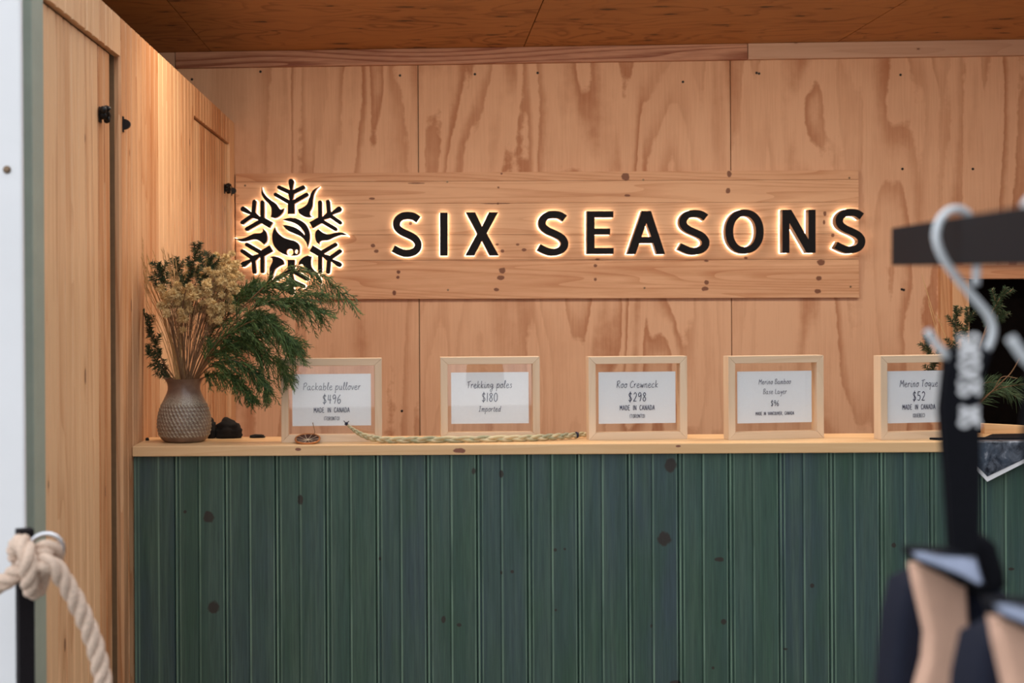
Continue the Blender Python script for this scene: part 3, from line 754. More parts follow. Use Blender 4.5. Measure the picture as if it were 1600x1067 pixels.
# ------------------------------------------------------------------ price frames on the counter
FW, FH, FT, FB = .2555, .2125, .036, .0185
def price_frame(cx, Yf, rz, label, rows, cw=.2, co=0.0):
    p = U(cx, 690, Yf)
    f = tag(empty('price_frame', (p.x, Yf, CT), rz), label, 'frame', 'bamboo price frames on the counter')
    # mitred rails
    def rail(name, poly, m):
        b = MB(); b.prism(poly, 'y', 0, FT); b.build(name, m, f, bevel=.0008)
    a, h, b_ = FW / 2, FH, FB
    g = .0002
    rail('rail', [(-a, 0), (a, 0), (a - b_, b_ - g), (-a + b_, b_ - g)], M['bamboo'])
    rail('rail', [(-a, h), (-a + b_, h - b_ + g), (a - b_, h - b_ + g), (a, h)], M['bamboo'])
    rail('stile', [(-a, g), (-a + b_ - g, b_), (-a + b_ - g, h - b_), (-a, h - g)], M['bamboo_v'])
    rail('stile', [(a, g), (a, h - g), (a - b_ + g, h - b_), (a - b_ + g, b_)], M['bamboo_v'])
    b = MB(); b.box(-a + b_ + .0005, a - b_ - .0005, 0.008, .010, b_ + .0005, h - b_ - .0005); b.build('glass_pane', M['glass'], f)
    chh = .132
    b = MB(); b.box(-cw/2, cw/2, 0, .0006, -chh/2, chh/2); card = b.build('price_card', M['card'], f, loc=(co, .0115, h / 2 + .0005))
    lettering(rows, card, M['ink'])
    return f
mm = .001
def rows(name, price, made, city, dx=0.0):
    r = [(name, G, 10.2*mm, dx, 25.5*mm, 1.25*mm, .17, .10), (price, N, 22.5*mm, dx, -9.5*mm, 1.8*mm, .12, .04)]
    if made: r.append((made, N, 12.5*mm, dx, -32*mm, 1.35*mm, .13, 0))
    if city: r.append((city, N, 9.3*mm, dx, -52*mm, 1.0*mm, .12, 0))
    return r
price_frame(518.5, 3.612, math.radians(2.5), 'bamboo frame with card reading Packable pullover, behind the dried orange slice', rows('Packable pullover', '$496', 'MADE IN CANADA', '(TORONTO)'))
r = rows('Trekking poles', '$180', '', '', -1*mm) + [('Imported', G, 8.2*mm, -1*mm, -35*mm, 1.1*mm, .15, .15)]
price_frame(766.5, 3.650, math.radians(2.0), 'bamboo frame with card reading Trekking poles, behind the grass braid', r)
price_frame(997.5, 3.632, math.radians(4.5), 'bamboo frame with card reading Roo Crewneck, at the tied end of the braid', rows('Roo Crewneck', '$298', 'MADE IN CANADA', '(TORONTO)', 0))
r = [('Merino Bamboo', G, 7.4*mm, 0, 33*mm, 1.0*mm, .16, .10), ('Base Layer', G, 7.4*mm, 0, 8*mm, 1.0*mm, .16, .10), ('$96', N, 14*mm, 0, -23*mm, 1.3*mm, .12, 0.04), ('MADE IN VANCOUVER, CANADA', N, 8.3*mm, 0, -46*mm, 1.0*mm, .11, 0)]
f4 = price_frame(1213.5, 3.628, math.radians(8.5), 'bamboo frame with card reading Merino Bamboo Base Layer, turned slightly askew', r)
price_frame(1449, 3.612, math.radians(11), 'bamboo frame with card reading Merino Toque, beside the fir branches', rows('Merino Toque', '$52', 'MADE IN CANADA', '(QUEBEC)', -1*mm), .176, -.016)

# ------------------------------------------------------------------ ceramic vase with ripple carving
def vase_material():
    n = NT('speckled_stoneware')
    at = n.n('ShaderNodeAttribute'); at.attribute_name = 'glaze'
    tc = n.coords(rand=False); sep = n.n('ShaderNodeSeparateXYZ'); n.l(tc, sep.inputs[0])
    sp = n.noise(tc, 330, 2, 0.6); cl = n.noise(tc, 30, 3, 0.6)
    body = n.mix(n.mapr(cl, 0.3, 0.7), srgb(104, 82, 70), srgb(132, 108, 94))
    glz = n.mix(n.mapr(sp, 0.35, 0.6), srgb(126, 112, 90), srgb(216, 212, 192))
    col = n.mix(at.outputs['Fac'], body, glz)
    col = n.mix(n.mapr(sp, 0.66, 0.74, 0, 0.6), col, srgb(60, 46, 38))
    return n.fin(col, 0.32, cl, 0.08, 0.002, 0.5)
M['stoneware'] = vase_material()
VP = U(288, 688, 3.655); VP.z = CT
prof = [(.0005, 0), (.046, 0), (.053, .003), (.060, .010), (.0655, .022), (.0685, .040), (.0675, .062), (.063, .082), (.0555, .101), (.0475, .117), (.0425, .130), (.0415, .140), (.0435, .150), (.0495, .1605), (.0510, .1620)]
pp = [Vector((r, z, 0)) for r, z in prof]
sm = [pp[0], pp[1]] + catmull(pp[1:], 8)[1:]
nA = 276
vs, fs, gl = [], [], []
for p in sm:
    r0, z = p.x, p.y
    for k in range(nA):
        a = 2 * PI * k / nA; r = r0; g = 0.0
        if .014 < z < .098:
            row = (z - .014) / .0094; fr = row - math.floor(row)
            ph = a * 40 / (2 * PI) + fr * .9 + .5 * math.floor(row)
            d = (0.5 + 0.5 * math.cos(2 * PI * ph)) * math.sin(PI * fr) ** .6
            r += .0032 * d - .0012; g = d ** 1.3
        elif z >= .098: g = max(0, 0.5 - (z - .098) / .06)
        gl.append(g); vs.append((r * math.cos(a), r * math.sin(a), z))
m_ = len(sm)
# inner wall
inn = [(.0480, .1615), (.0405, .149), (.0385, .14), (.044, .115), (.044, .10)]
for r, z in inn:
    for k in range(nA):
        a = 2 * PI * k / nA; vs.append((r * math.cos(a), r * math.sin(a), z)); gl.append(0)
tot = m_ + len(inn)
fs = [(i * nA + k, i * nA + (k + 1) % nA, (i + 1) * nA + (k + 1) % nA, (i + 1) * nA + k) for i in range(tot - 1) for k in range(nA)]
me = bpy.data.meshes.new('vase_body'); me.from_pydata(vs, [], fs); me.materials.append(M['stoneware'])
at = me.attributes.new('glaze', 'FLOAT', 'POINT'); at.data.foreach_set('value', gl)
for p in me.polygons: p.use_smooth = True
tag(link('ceramic_vase', me, None, None, VP), 'squat brown stoneware vase with carved ripple bands, full of dried stems', 'vase')
# tiny black stop in the corner of the counter
mb = MB(); mb.lathe([(.001, 0), (.005, 0), (.0045, .006), (.001, .008)], 12)
p = U(243, 689, 3.70); tag(mb.build('cable_stub', M['iron'], None, True, loc=(XW + .012, 3.68, CT)), 'tiny black stub in the counter corner behind the vase', 'fitting')

# ------------------------------------------------------------------ plants
def leafy(name, c0, c1, rough=0.6, sc=300):
    n = NT(name); ge = n.n('ShaderNodeNewGeometry')
    f = n.noise(n.coords(), 30, 3, 0.6)
    f = n.math('ADD', n.math('MULTIPLY', f, 0.6), n.math('MULTIPLY', ge.outputs['Random Per Island'], 0.5))
    return n.fin(n.mix(n.mapr(f, 0.3, 0.85), c0, c1), rough, spec=0.3)
M['cedar'] = leafy('juniper_green', srgb(34, 58, 36), srgb(104, 130, 72))
M['fir'] = leafy('fir_needle_green', srgb(30, 44, 30), srgb(74, 92, 56))
M['pine_needle'] = leafy('pine_needle_green', srgb(34, 56, 40), srgb(92, 118, 76))
M['twig'] = leafy('brown_twig', srgb(92, 64, 42), srgb(140, 104, 72))
M['straw'] = leafy('dry_straw', srgb(168, 126, 78), srgb(214, 176, 122))
M['yellow_head'] = leafy('dried_yellow_flower', srgb(200, 164, 104), srgb(238, 214, 162), 0.9)
M['husk'] = leafy('brown_dry_stem', srgb(104, 76, 54), srgb(168, 132, 98))
rnd = random.Random(11)
def spike(mb, a, b, r0, r1=0.0003, n=3):
    mb.tube([a, b], [r0, r1], n, False)
def axis_at(path, t):
    f = t * (len(path) - 1); i = min(int(f), len(path) - 2); q = f - i
    return path[i].lerp(path[i + 1], q), (path[i + 1] - path[i]).normalized()
def px_path(pts, Y, k=8):
    out = []
    for i, p in enumerate(pts):
        yy = Y[i] if isinstance(Y, (list, tuple)) else Y
        out.append(U(p[0], p[1], yy))
    return catmull(out, k)
def juniper(pts, Y, nb, ln, droop, label, t0=.28, dens=1.0):
    path = px_path(pts, Y)
    o = empty('juniper_branch', path[0]); tag(o, label, 'branch', 'juniper branches in the stoneware vase')
    P0 = path[0]; loc = [p - P0 for p in path]
    st = MB(); st.tube(loc, [.0024 * (1 - .75 * i / len(loc)) for i in range(len(loc))], 6)
    st.build('stem', M['twig'], o, True)
    fo = MB()
    nb = int(nb * 1.6); ln *= 1.15
    for i in range(nb):
        t = t0 + (1 - t0) * (i + rnd.random() * .8) / nb
        c, tg = axis_at(loc, min(t, .999))
        side = Vector((rnd.uniform(-1, 1), rnd.uniform(-.9, .9), rnd.uniform(-1, 1)))
        side = (side - tg * side.dot(tg)).normalized()
        d = (tg * rnd.uniform(.75, 1.3) + side * rnd.uniform(.35, 1.15)).normalized()
        L = ln * rnd.uniform(.55, 1.1) * (1 - .45 * max(0, t - .6) / .4)
        q = [c + d * L * u + Vector((0, 0, -droop * L * u * u)) for u in (0, .25, .5, .75, 1)]
        fo.tube(q, [.0013, .0012, .001, .0008, .0004], 4, False)
        m = int(17 * dens * max(.6, L / .08))
        for j in range(m):
            u = .06 + .94 * j / m
            b, bt = axis_at(q, u * .999)
            s2 = Vector((rnd.uniform(-1, 1), rnd.uniform(-1, 1), rnd.uniform(-1, 1))); s2 = (s2 - bt * s2.dot(bt)).normalized()
            dd = (bt * rnd.uniform(.9, 1.4) + s2 * .8 + Vector((0, 0, -.25 * droop))).normalized()
            l2 = rnd.uniform(.010, .022) * (1.15 - .5 * u)
            e = b + dd * l2
            spike(fo, b, e, .0011)
            for h in (.35, .65, .9):
                s3 = Vector((rnd.uniform(-1, 1), rnd.uniform(-1, 1), rnd.uniform(-1, 1))) * .6
                spike(fo, b.lerp(e, h), b.lerp(e, h) + (dd + s3).normalized() * .0065, .0008)
    fo.build('foliage', M['cedar'], o)
    return o
JL = 'drooping feathery green juniper branch fanning out of the stoneware vase'
BR = [([(298, 604), (345, 520), (400, 460), (440, 430), (480, 424), (515, 440), (548, 474)], [3.655, 3.64, 3.62, 3.6, 3.6, 3.59, 3.58], 30, .060, .55, .30, .8),
      ([(298, 604), (350, 522), (410, 475), (460, 472), (500, 490)], [3.655, 3.62, 3.59, 3.58, 3.57], 46, .075, .35, .3, 1),
      ([(298, 604), (345, 535), (400, 500), (435, 515), (462, 552)], [3.655, 3.61, 3.57, 3.55, 3.54], 44, .070, .55, .3, 1),
      ([(298, 604), (335, 555), (378, 532), (415, 552), (452, 588)], [3.655, 3.62, 3.60, 3.59, 3.58], 42, .060, .55, .25, 1),
      ([(298, 606), (325, 575), (362, 562), (396, 580), (420, 612)], [3.655, 3.61, 3.58, 3.57, 3.57], 40, .050, .55, .25, 1),
      ([(298, 606), (318, 590), (345, 585), (372, 595), (398, 622)], [3.655, 3.63, 3.60, 3.59, 3.58], 34, .042, .6, .25, 1),
      ([(298, 604), (330, 535), (370, 476), (405, 452), (450, 452), (510, 462)], [3.655, 3.66, 3.67, 3.66, 3.65, 3.64], 42, .060, .35, .3, .9),
      ([(296, 604), (312, 562), (340, 505), (368, 470), (396, 444)], [3.655, 3.67, 3.69, 3.69, 3.68], 34, .060, .2, .35, 1),
      ([(298, 604), (330, 562), (370, 534), (425, 525), (468, 540)], [3.655, 3.66, 3.67, 3.66, 3.65], 44, .065, .4, .25, 1),
      ([(298, 604), (322, 560), (350, 525), (385, 505), (420, 500)], [3.655, 3.63, 3.61, 3.60, 3.60], 40, .060, .3, .2, 1)]
for k, (pts, Y, nb, ln, dr, t0, dn) in enumerate(BR):
    juniper(pts, Y, nb, ln, dr, 'long sparse juniper spray arching across the snowflake emblem' if k == 0 else JL, t0, dn)

def needled(name, pts, Y, label, group, t0, nlen, dens, mat, spread=.9, rad=.0007, shoots=0):
    path = px_path(pts, Y); P0 = path[0]; loc = [p - P0 for p in path]
    o = tag(empty(name, P0), label, 'branch', group)
    st = MB(); st.tube(loc, [.0022 * (1 - .6 * i / len(loc)) for i in range(len(loc))], 6); st.build('stem', M['twig'], o, True)
    runs = [(loc, t0)]
    sh = MB()
    for q in range(shoots):
        t = t0 + (1 - t0) * (.05 + .7 * q / max(1, shoots - 1)); c, tg = axis_at(loc, t)
        sd = 1 if q % 2 else -1
        lat = Vector((tg.z, 0, -tg.x)) * sd
        d = (tg * .8 + lat * .75 + Vector((0, rnd.uniform(-.3, .3), .1))).normalized(); L = rnd.uniform(.030, .046) * (1 - .35 * q / shoots)
        r_ = [c + d * L * u + Vector((0, 0, .15 * L * u * u)) for u in (0, .33, .66, 1)]
        for p in r_: p.x = max(p.x, XW + .014 - P0.x)
        sh.tube(r_, [.0013, .0012, .001, .0007], 5); runs.append((r_, .02))
    if shoots: sh.build('side_shoots', M['twig'], o, True)['kind'] = 'stuff'
    fo = MB()
    for run, ta in runs:
        total = sum((b - a).length for a, b in zip(run, run[1:])); nn = int(total * (1 - ta) * dens)
        for i in range(nn):
            t = ta + (1 - ta) * i / nn
            c, tg = axis_at(run, min(t, .999))
            s_ = Vector((rnd.uniform(-1, 1), rnd.uniform(-.7, .7), rnd.uniform(-1, 1))); s_ = (s_ - tg * s_.dot(tg)).normalized()
            d = (tg * rnd.uniform(.5, 1.1) + s_ * spread).normalized(); l = nlen * rnd.uniform(.7, 1.15) * (1 - .3 * t)
            e = c + d * l + Vector((0, 0, -.16 * l)); e.x = max(e.x, XW + .003 - P0.x)
            fo.tube([c, c.lerp(e, .5) + Vector((0, 0, .03 * l)), e], [rad, rad, rad * .3], 3, False)
    fo.build('needles', mat, o)
    return o
FL = 'short dark fir sprig standing among the dried flowers in the stoneware vase'
for pts, Y, t0 in [([(292, 604), (284, 500), (296, 430), (313, 379)], [3.655, 3.62, 3.60, 3.59], .55), ([(286, 604), (266, 500), (256, 450), (248, 410)], [3.655, 3.62, 3.61, 3.61], .62),
                   ([(282, 604), (252, 560), (236, 520), (222, 484)], [3.655, 3.69, 3.70, 3.70], .35), ([(282, 604), (262, 585), (246, 568), (230, 540)], [3.655, 3.68, 3.69, 3.69], .25),
                   ([(294, 604), (300, 500), (316, 440), (333, 398)], [3.655, 3.63, 3.62, 3.62], .62), ([(292, 604), (284, 510), (278, 450), (276, 402)], [3.655, 3.70, 3.71, 3.71], .6)]:
    needled('fir_sprig', pts, Y, 'dark fir sprig leaning out low between the stoneware vase and the cupboard boards' if pts[-1][1] > 470 else FL, 'fir sprigs in the stoneware vase', t0, .017, 1900, M['fir'], 1.2, .0008, 5)

# dried grass stalks: thin arcs with a slender seed head
for i in range(46):
    u = i / 45
    tx = 212 + 66 * u + rnd.uniform(-8, 8); ty = 412 + rnd.uniform(-14, 40) - 10 * math.sin(u * PI)
    if i in (3, 9): tx, ty = 190 + 10 * (i == 9), 352 + 8 * i
    bx = 276 + 16 * rnd.random(); Yt = 3.62 + .08 * rnd.random()
    mid = (bx + (tx - bx) * .42 + 4, 604 + (ty - 604) * .5)
    path = px_path([(bx, 606), mid, (tx, ty)], [3.655, 3.645, Yt], 5); P0 = path[0]; loc = [p - P0 for p in path]
    for p in loc:                                   # stay clear of the cupboard boards
        p.x = max(p.x, XW + .012 - P0.x)
    o = tag(empty('grass_stalk', P0), 'thin dry straw coloured grass stalk leaning against the cupboard boards', 'grass', 'dried grass stalks in the stoneware vase')
    st = MB(); st.tube(loc, [.0011 * (1 - .5 * q / len(loc)) for q in range(len(loc))], 4, False); st.build('stalk', M['straw'], o, True)
    hd = MB(); tip, tg = loc[-1], (loc[-1] - loc[-3]).normalized()
    for j in range(9):
        c = tip - tg * .004 * j; s_ = Vector((rnd.uniform(-1, 1), rnd.uniform(-1, 1), rnd.uniform(-.3, 1))) * .35
        e = c + (tg + s_).normalized() * .010; e.x = max(e.x, XW + .004 - P0.x)
        spike(hd, c, e, .0009)
    hd.build('seed_head', M['straw'], o)

# dried yellow flower stems with fuzzy heads
def fuzz(mb, c, r, k):
    for _ in range(k):
        d = Vector((rnd.gauss(0, 1), rnd.gauss(0, 1), rnd.gauss(0, 1))).normalized()
        b = c + d * r * rnd.uniform(.25, .75); spike(mb, b, b + d * r * .55 + Vector((rnd.uniform(-1, 1), rnd.uniform(-1, 1), rnd.uniform(-1, 1))) * r * .2, r * .15, r * .06, 4)
HEADS = [(262, 455), (292, 460), (300, 442), (340, 408), (345, 425), (356, 420), (310, 455), (322, 468), (338, 450), (258, 472), (345, 470), (285, 475), (330, 492), (300, 490), (270, 500), (352, 446), (362, 432), (336, 432), (352, 408), (306, 428), (290, 444), (342, 484), (357, 466), (322, 446), (268, 446)]
for i, (hx, hy) in enumerate(HEADS):
    Yh = 3.575 + .09 * rnd.random()
    path = px_path([(284 + 12 * rnd.random(), 606), (286 + (hx - 286) * .45, 604 + (hy - 604) * .45), (hx, hy)], [3.655, (3.655 + Yh) / 2, Yh], 6); P0 = path[0]; loc = [p - P0 for p in path]
    o = tag(empty('dried_flower', P0), 'dried flower stem topped with pale yellow fuzzy clusters in the stoneware vase', 'flower', 'dried yellow flowers in the stoneware vase')
    st = MB(); st.tube(loc, [.0013 * (1 - .4 * q / len(loc)) for q in range(len(loc))], 5, False)
    hd = MB()
    for j in range(9):
        t = rnd.uniform(.45, .95); c, tg = axis_at(loc, t)
        e = loc[-1] + Vector((rnd.uniform(-.028, .028), rnd.uniform(-.02, .02), rnd.uniform(-.03, .022)))
        if j > 5: e = c + Vector((rnd.uniform(-.03, .03), rnd.uniform(-.02, .02), rnd.uniform(.005, .04)))
        st.tube([c, c.lerp(e, .5) + Vector((0, 0, .003)), e], [.0007, .0006, .0004], 3, False)
        hd = MB(); fuzz(hd, e, rnd.uniform(.0075, .012) if j <= 5 else .0035, 110 if j <= 5 else 10)
        hd.build('flower_head' if j <= 5 else 'bud', M['yellow_head'], o)
    st.build('stem', M['husk'], o)

# ------------------------------------------------------------------ crumpled black knit hats behind the vase
def lump(name, cx, w, h, d, Yc, seed, label, cat):
    bm = bmesh.new(); bmesh.ops.create_icosphere(bm, subdivisions=4, radius=1)
    for v in bm.verts:
        n_ = noise.noise(v.co * 1.6 + Vector((seed, 0, 0))) * .22 + .05 * math.sin(v.co.z * 14 + 2 * noise.noise(v.co * 2)) + .05 * noise.noise(v.co * 6)
        c = v.co * (1 + n_)
        v.co = Vector((c.x * w / 2, c.y * d / 2, max(c.z, -.55) * h / 1.55 + .55 * h / 1.55))
    zmin = min(v.co.z for v in bm.verts)
    for v in bm.verts: v.co.z -= zmin
    me = bpy.data.meshes.new(name); bm.to_mesh(me); bm.free(); me.materials.append(M['fleece'])
    for p in me.polygons: p.use_smooth = True
    o = link(name, me, None, None, (U(cx, 682, Yc).x, Yc, CT)); tag(o, label, cat); return o
lump('knit_hat', 357, .072, .050, .045, 3.735, 1.3, 'crumpled black knit hat on the counter beside the stoneware vase', 'hat')
lump('knit_glove', 331, .022, .050, .04, 3.735, 4.1, 'narrow black knit bundle between the vase and the crumpled hat', 'glove')
lump('cloth_scrap', 402, .042, .0085, .03, 3.74, 6.2, 'flat black cloth scrap lying between the hat and the first frame', 'cloth')

# ------------------------------------------------------------------ dried orange slice
OP = U(480, 690, 3.575)
os_ = tag(empty('dried_orange_slice', (OP.x, 3.588, CT)), 'curled dried orange slice with dark flesh in front of the pullover card', 'fruit')
def bowl(x, y): return .020 * max(0, (y + .022) / .054) ** 1.5 + .004 * (x / .032) ** 2
def ringpt(a, r): 
    x, y = r * math.cos(a), r * math.sin(a) * .92; return (x, y, bowl(x, y))
mb = MB(); mb.tube([Vector(ringpt(2 * PI * k / 48, .0305)) + Vector((0, 0, .0024)) for k in range(49)], .0024, 8, False)
M['rind'] = leafy('dried_orange_rind', srgb(150, 84, 44), srgb(196, 128, 72), 0.5)
M['flesh'] = leafy('dark_dried_flesh', srgb(44, 22, 16), srgb(80, 42, 28), 0.4)
M['pith'] = leafy('pale_pith', srgb(190, 160, 130), srgb(224, 200, 172), 0.8)
mb.build('rind', M['rind'], os_, True)
mb = MB(); vs = []; R_ = 7; A_ = 48
for i in range(R_):
    for k in range(A_): 
        p = ringpt(2 * PI * k / A_, .0295 * (i + .05) / (R_ - 1 + .05)); vs.append((p[0], p[1], p[2] + .003 + .0012 * abs(math.sin(5 * 2 * PI * k / A_)) * min(1, i / 3)))
lo = [(x, y, z - .0022) for x, y, z in vs]; nv = len(vs)
fs = [(i * A_ + k, i * A_ + (k + 1) % A_, (i + 1) * A_ + (k + 1) % A_, (i + 1) * A_ + k) for i in range(R_ - 1) for k in range(A_)]
mb.add(vs + lo, fs + [tuple(q + nv for q in f[::-1]) for f in fs] + [((R_ - 1) * A_ + k, (R_ - 1) * A_ + (k + 1) % A_, nv + (R_ - 1) * A_ + (k + 1) % A_, nv + (R_ - 1) * A_ + k) for k in range(A_)])
mb.build('flesh', M['flesh'], os_, True)
mb = MB()
for k in range(10):
    a = 2 * PI * k / 10; mb.tube([Vector(ringpt(a, r)) + Vector((0, 0, .0036)) for r in (.003, .012, .02, .028)], [.0011, .0007, .0006, .0008], 5)
mb.lathe([(.001, 0), (.005, .0), (.004, .003), (.001, .004)], 10, (0, 0, bowl(0, 0) + .002))
mb.build('membrane', M['pith'], os_, True)
mb = MB(); mb.tube([(.012, .016, bowl(.012, .016) + .002), (.018, .008, .028), (.014, .004, .046), (.013, .004, .052)], [.0009, .0008, .0009, .0014], 6); mb.build('stalk', M['husk'], os_, True)

# ------------------------------------------------------------------ braided sweetgrass
def sweet():
    n = NT('dried_sweetgrass')
    v = n.coords((1, 1, 1)); f = n.noise(v, 60, 4, 0.6); g = n.noise(v, 9, 2)
    col = n.mix(n.mapr(g, .35, .65), srgb(190, 176, 136), srgb(126, 132, 104))
    col = n.mix(n.mapr(f, .4, .75, 0, .7), col, srgb(216, 194, 162))
    return n.fin(col, .6, f, .5, .003)
M['sweetgrass'] = sweet()
bp = [(541, 662, 3.575), (552, 671, 3.575), (570, 681, 3.575), (600, 687, 3.575), (660, 688.5, 3.578), (740, 688, 3.585), (810, 685.5, 3.600), (860, 682.5, 3.620), (895, 680, 3.655), (930, 677, 3.705)]
base = catmull([U(a, b, c) for a, b, c in bp], 14)
for p in base: p.z = max(p.z, CT + .0085)
base = [p for p in base]
br = tag(empty('grass_braid', U(700, 688, 3.58)), 'long greenish sweetgrass braid lying along the countertop', 'braid')
b0 = br.location.copy(); b0.z = CT; br.location = b0
n_ = len(base)
for k in range(3):
    pts, rr = [], []
    for i in range(n_ * 3):
        t = i / (n_ * 3 - 1); c, tg = axis_at(base, min(t, .9999))
        lat = tg.cross(Vector((0, 0, 1))).normalized(); up = lat.cross(tg)
        thick = .25 + .75 * min(1, t / .28); thick *= 1 - .25 * max(0, (t - .8) / .2)
        ph = 2 * PI * (t * 8.5 + k / 3)
        pts.append(c - b0 + up * math.sin(ph) * .0045 * thick + lat * math.sin(2 * ph) * .0025 * thick)
        rr.append(.0046 * thick)
    mb = MB(); mb.tube(pts, rr, 8); mb.build('strand', M['sweetgrass'], br, True)
for t in (.0, .905):
    c, tg = axis_at(base, max(t, .001)); th = .0032 if t < .5 else .0072
    mb = MB(); 
    for q in (-1, 0, 1):
        cc = c - b0 + tg * .0022 * q; lat = tg.cross(Vector((0, 0, 1))).normalized(); up = lat.cross(tg)
        mb.tube([cc + (lat * math.cos(a) + up * math.sin(a)) * th for a in [2 * PI * j / 14 for j in range(15)]], .0012, 5, False)
    mb.tube([c - b0, c - b0 + Vector((-.006, -.004, .008))], [.0016, .001], 5); mb.tube([c - b0, c - b0 + Vector((.007, -.004, .007))], [.0016, .001], 5)
    mb.build('thread_tie', M['thread'], br, True)

# ------------------------------------------------------------------ right end of the counter
def xpx(px, Y): return U(px, 690, Y).x
GV = Vector((xpx(1500, 3.733), 3.733, CT))
gv = MB(); gv.lathe([(.0005, 0), (.026, 0), (.0275, .004), (.0265, .06), (.028, .115), (.0265, .115), (.025, .06), (.0255, .010), (.0005, .009)], 40)
def vase_glass():
    n = NT('thick_clear_glass'); n.fin((1, 1, 1, 1), 0.0); n.b.inputs['Transmission Weight'].default_value = 1.0; n.b.inputs['IOR'].default_value = 1.45
    return n.m
M['vase_glass'] = vase_glass()
tag(gv.build('glass_vase', M['vase_glass'], None, True, loc=GV), 'clear glass tumbler holding fir branches behind the toque card', 'vase')
RL = 'stiff green fir sprig rising from the clear glass tumbler'
for pts, Y, t0 in [([(1498, 672), (1492, 580), (1494, 520), (1493, 478)], [3.733, 3.72, 3.72, 3.715], .45), ([(1502, 672), (1520, 580), (1545, 500), (1572, 449)], [3.733, 3.70, 3.69, 3.68], .62),
                   ([(1504, 672), (1515, 600), (1540, 520), (1570, 487)], [3.733, 3.71, 3.71, 3.70], .7), ([(1500, 672), (1498, 590), (1508, 530), (1512, 480)], [3.733, 3.735, 3.74, 3.74], .4),
                   ([(1497, 672), (1468, 610), (1455, 560), (1446, 524)], [3.733, 3.73, 3.735, 3.735], .45), ([(1497, 672), (1472, 640), (1462, 600), (1452, 548)], [3.733, 3.735, 3.74, 3.74], .3)]:
    needled('fir_branch', pts, Y, RL, 'fir branches in the glass tumbler', t0, .015, 1900, M['fir'], 1.15, .0008, 4)
PLB = 'long needled pine branch leaning out of the glass tumbler over the poster'
for pts, Y in [([(1504, 672), (1520, 640), (1550, 612), (1600, 600), (1640, 606)], [3.733, 3.69, 3.66, 3.63, 3.61]), ([(1504, 672), (1515, 625), (1535, 600), (1560, 600), (1590, 622)], [3.733, 3.70, 3.69, 3.68, 3.67])]:
    needled('pine_branch', pts, Y, PLB, 'pine branches in the glass tumbler', .3, .048, 1100, M['pine_needle'], .75, .0006)
tw = tag(empty('bare_twig', U(1495, 675, 3.733)), 'bare forked brown twig poking out above the pine needles', 'twig')
P0 = tw.location.copy(); mb = MB()
mb.tube([p - P0 for p in px_path([(1505, 672), (1530, 632), (1562, 600), (1580, 582), (1593, 560)], [3.733, 3.66, 3.63, 3.62, 3.61])], .0014, 6)
mb.build('stem', M['twig'], tw, True)
mb = MB(); mb.tube([p - P0 for p in px_path([(1552, 610), (1566, 589), (1590, 591)], [3.636, 3.625, 3.61])], .0011, 6); mb.build('side_shoot', M['twig'], tw, True)
for i, (a, b, c) in enumerate([((1497, 672), (1474, 560), (1450, 470)), ((1498, 672), (1478, 560), (1440, 428)), ((1498, 672), (1488, 560), (1462, 488))]):
    path = px_path([a, b, c], [3.733, 3.73, 3.735]); P0 = path[0]; loc = [p - P0 for p in path]
    o = tag(empty('dry_grass_stem', P0), 'hair thin dry grass stem curving up from the glass tumbler', 'grass', 'dry grass stems in the glass tumbler')
    mb = MB(); mb.tube(loc, [.001, *([.0008] * (len(loc) - 2)), .0005], 4, False); mb.build('stalk', M['straw'], o)
    mb = MB()
    for j in range(8):
        q, tg = axis_at(loc, .98 - .02 * j); spike(mb, q, q + (tg + Vector((rnd.uniform(-.6, .6), 0, .1))).normalized() * .008, .0008)
    mb.build('seed_head', M['straw'], o)
# black folder, wooden board, printed poster
mb = MB(); Z0 = CT
mb.prism([(xpx(1452, 3.594), 3.594), (xpx(1466, 3.580), 3.580), (xpx(1700, 3.575), 3.575), (xpx(1700, 3.70), 3.70), (xpx(1545, 3.695), 3.675), (xpx(1538, 3.597), 3.597)], 'z', CT, CT + .0055)
tag(mb.build('black_folder', M['strap'], bevel=.0012), 'flat black folder lying on the countertop under the pine needles', 'folder')
mb = MB(); mb.prism([(xpx(1535, 3.75), CT), (xpx(1740, 3.75), CT), (xpx(1740, 3.75), CT + .006), (xpx(1535, 3.75), CT + .026)], 'y', 3.735, 3.762)
tag(mb.build('wooden_wedge', M['pine_top'], bevel=.001), 'orange toned wooden wedge at the back of the countertop beside the black window', 'wood block')
po = tag(empty('poster', (xpx(1541, CF), CF - .004, CT)), 'dark mountain photo print with white border draped over the counter edge', 'poster')
def pl(px, py): 
    p = U(px, py, CF - .0035) - po.location; return p
def sheet(name, mat, ins, off):
    c = pl(1541, 752 - ins * 1.5); l = pl(1484 + ins, 697); r = pl(1668 - ins * 1.6, 696)
    zt = .0010
    l.z = r.z = 0.0006
    b = MB(); y0 = -.0 - off; zz = zt + off
    lb, rb = Vector((l.x - .0 + ins * .0003, .036, zz)), Vector((r.x + .0 - ins * .0003, .036, zz))
    n = 7; V = []
    for (A, B) in ((l, r),):
        pass
    rowsv = [[Vector((c.x, y0 - .006, c.z))] * 2, [l.lerp(Vector((c.x, 0, c.z)), .5), r.lerp(Vector((c.x, 0, c.z)), .5)], [Vector((l.x, y0 - .0005, -.002)), Vector((r.x, y0 - .0005, -.002))],
             [Vector((l.x, y0 + .003, zz)), Vector((r.x, y0 + .003, zz))], [lb, rb]]
    rowsv[1] = [Vector((v.x, y0 - .003, v.z)) for v in rowsv[1]]
    for rw in rowsv:
        for i in range(n): V.append(rw[0].lerp(rw[1], i / (n - 1)))
    b.add(V, [(j * n + i, j * n + i + 1, (j + 1) * n + i + 1, (j + 1) * n + i) for j in range(4) for i in range(n - 1)])
    return b.build(name, mat, po)
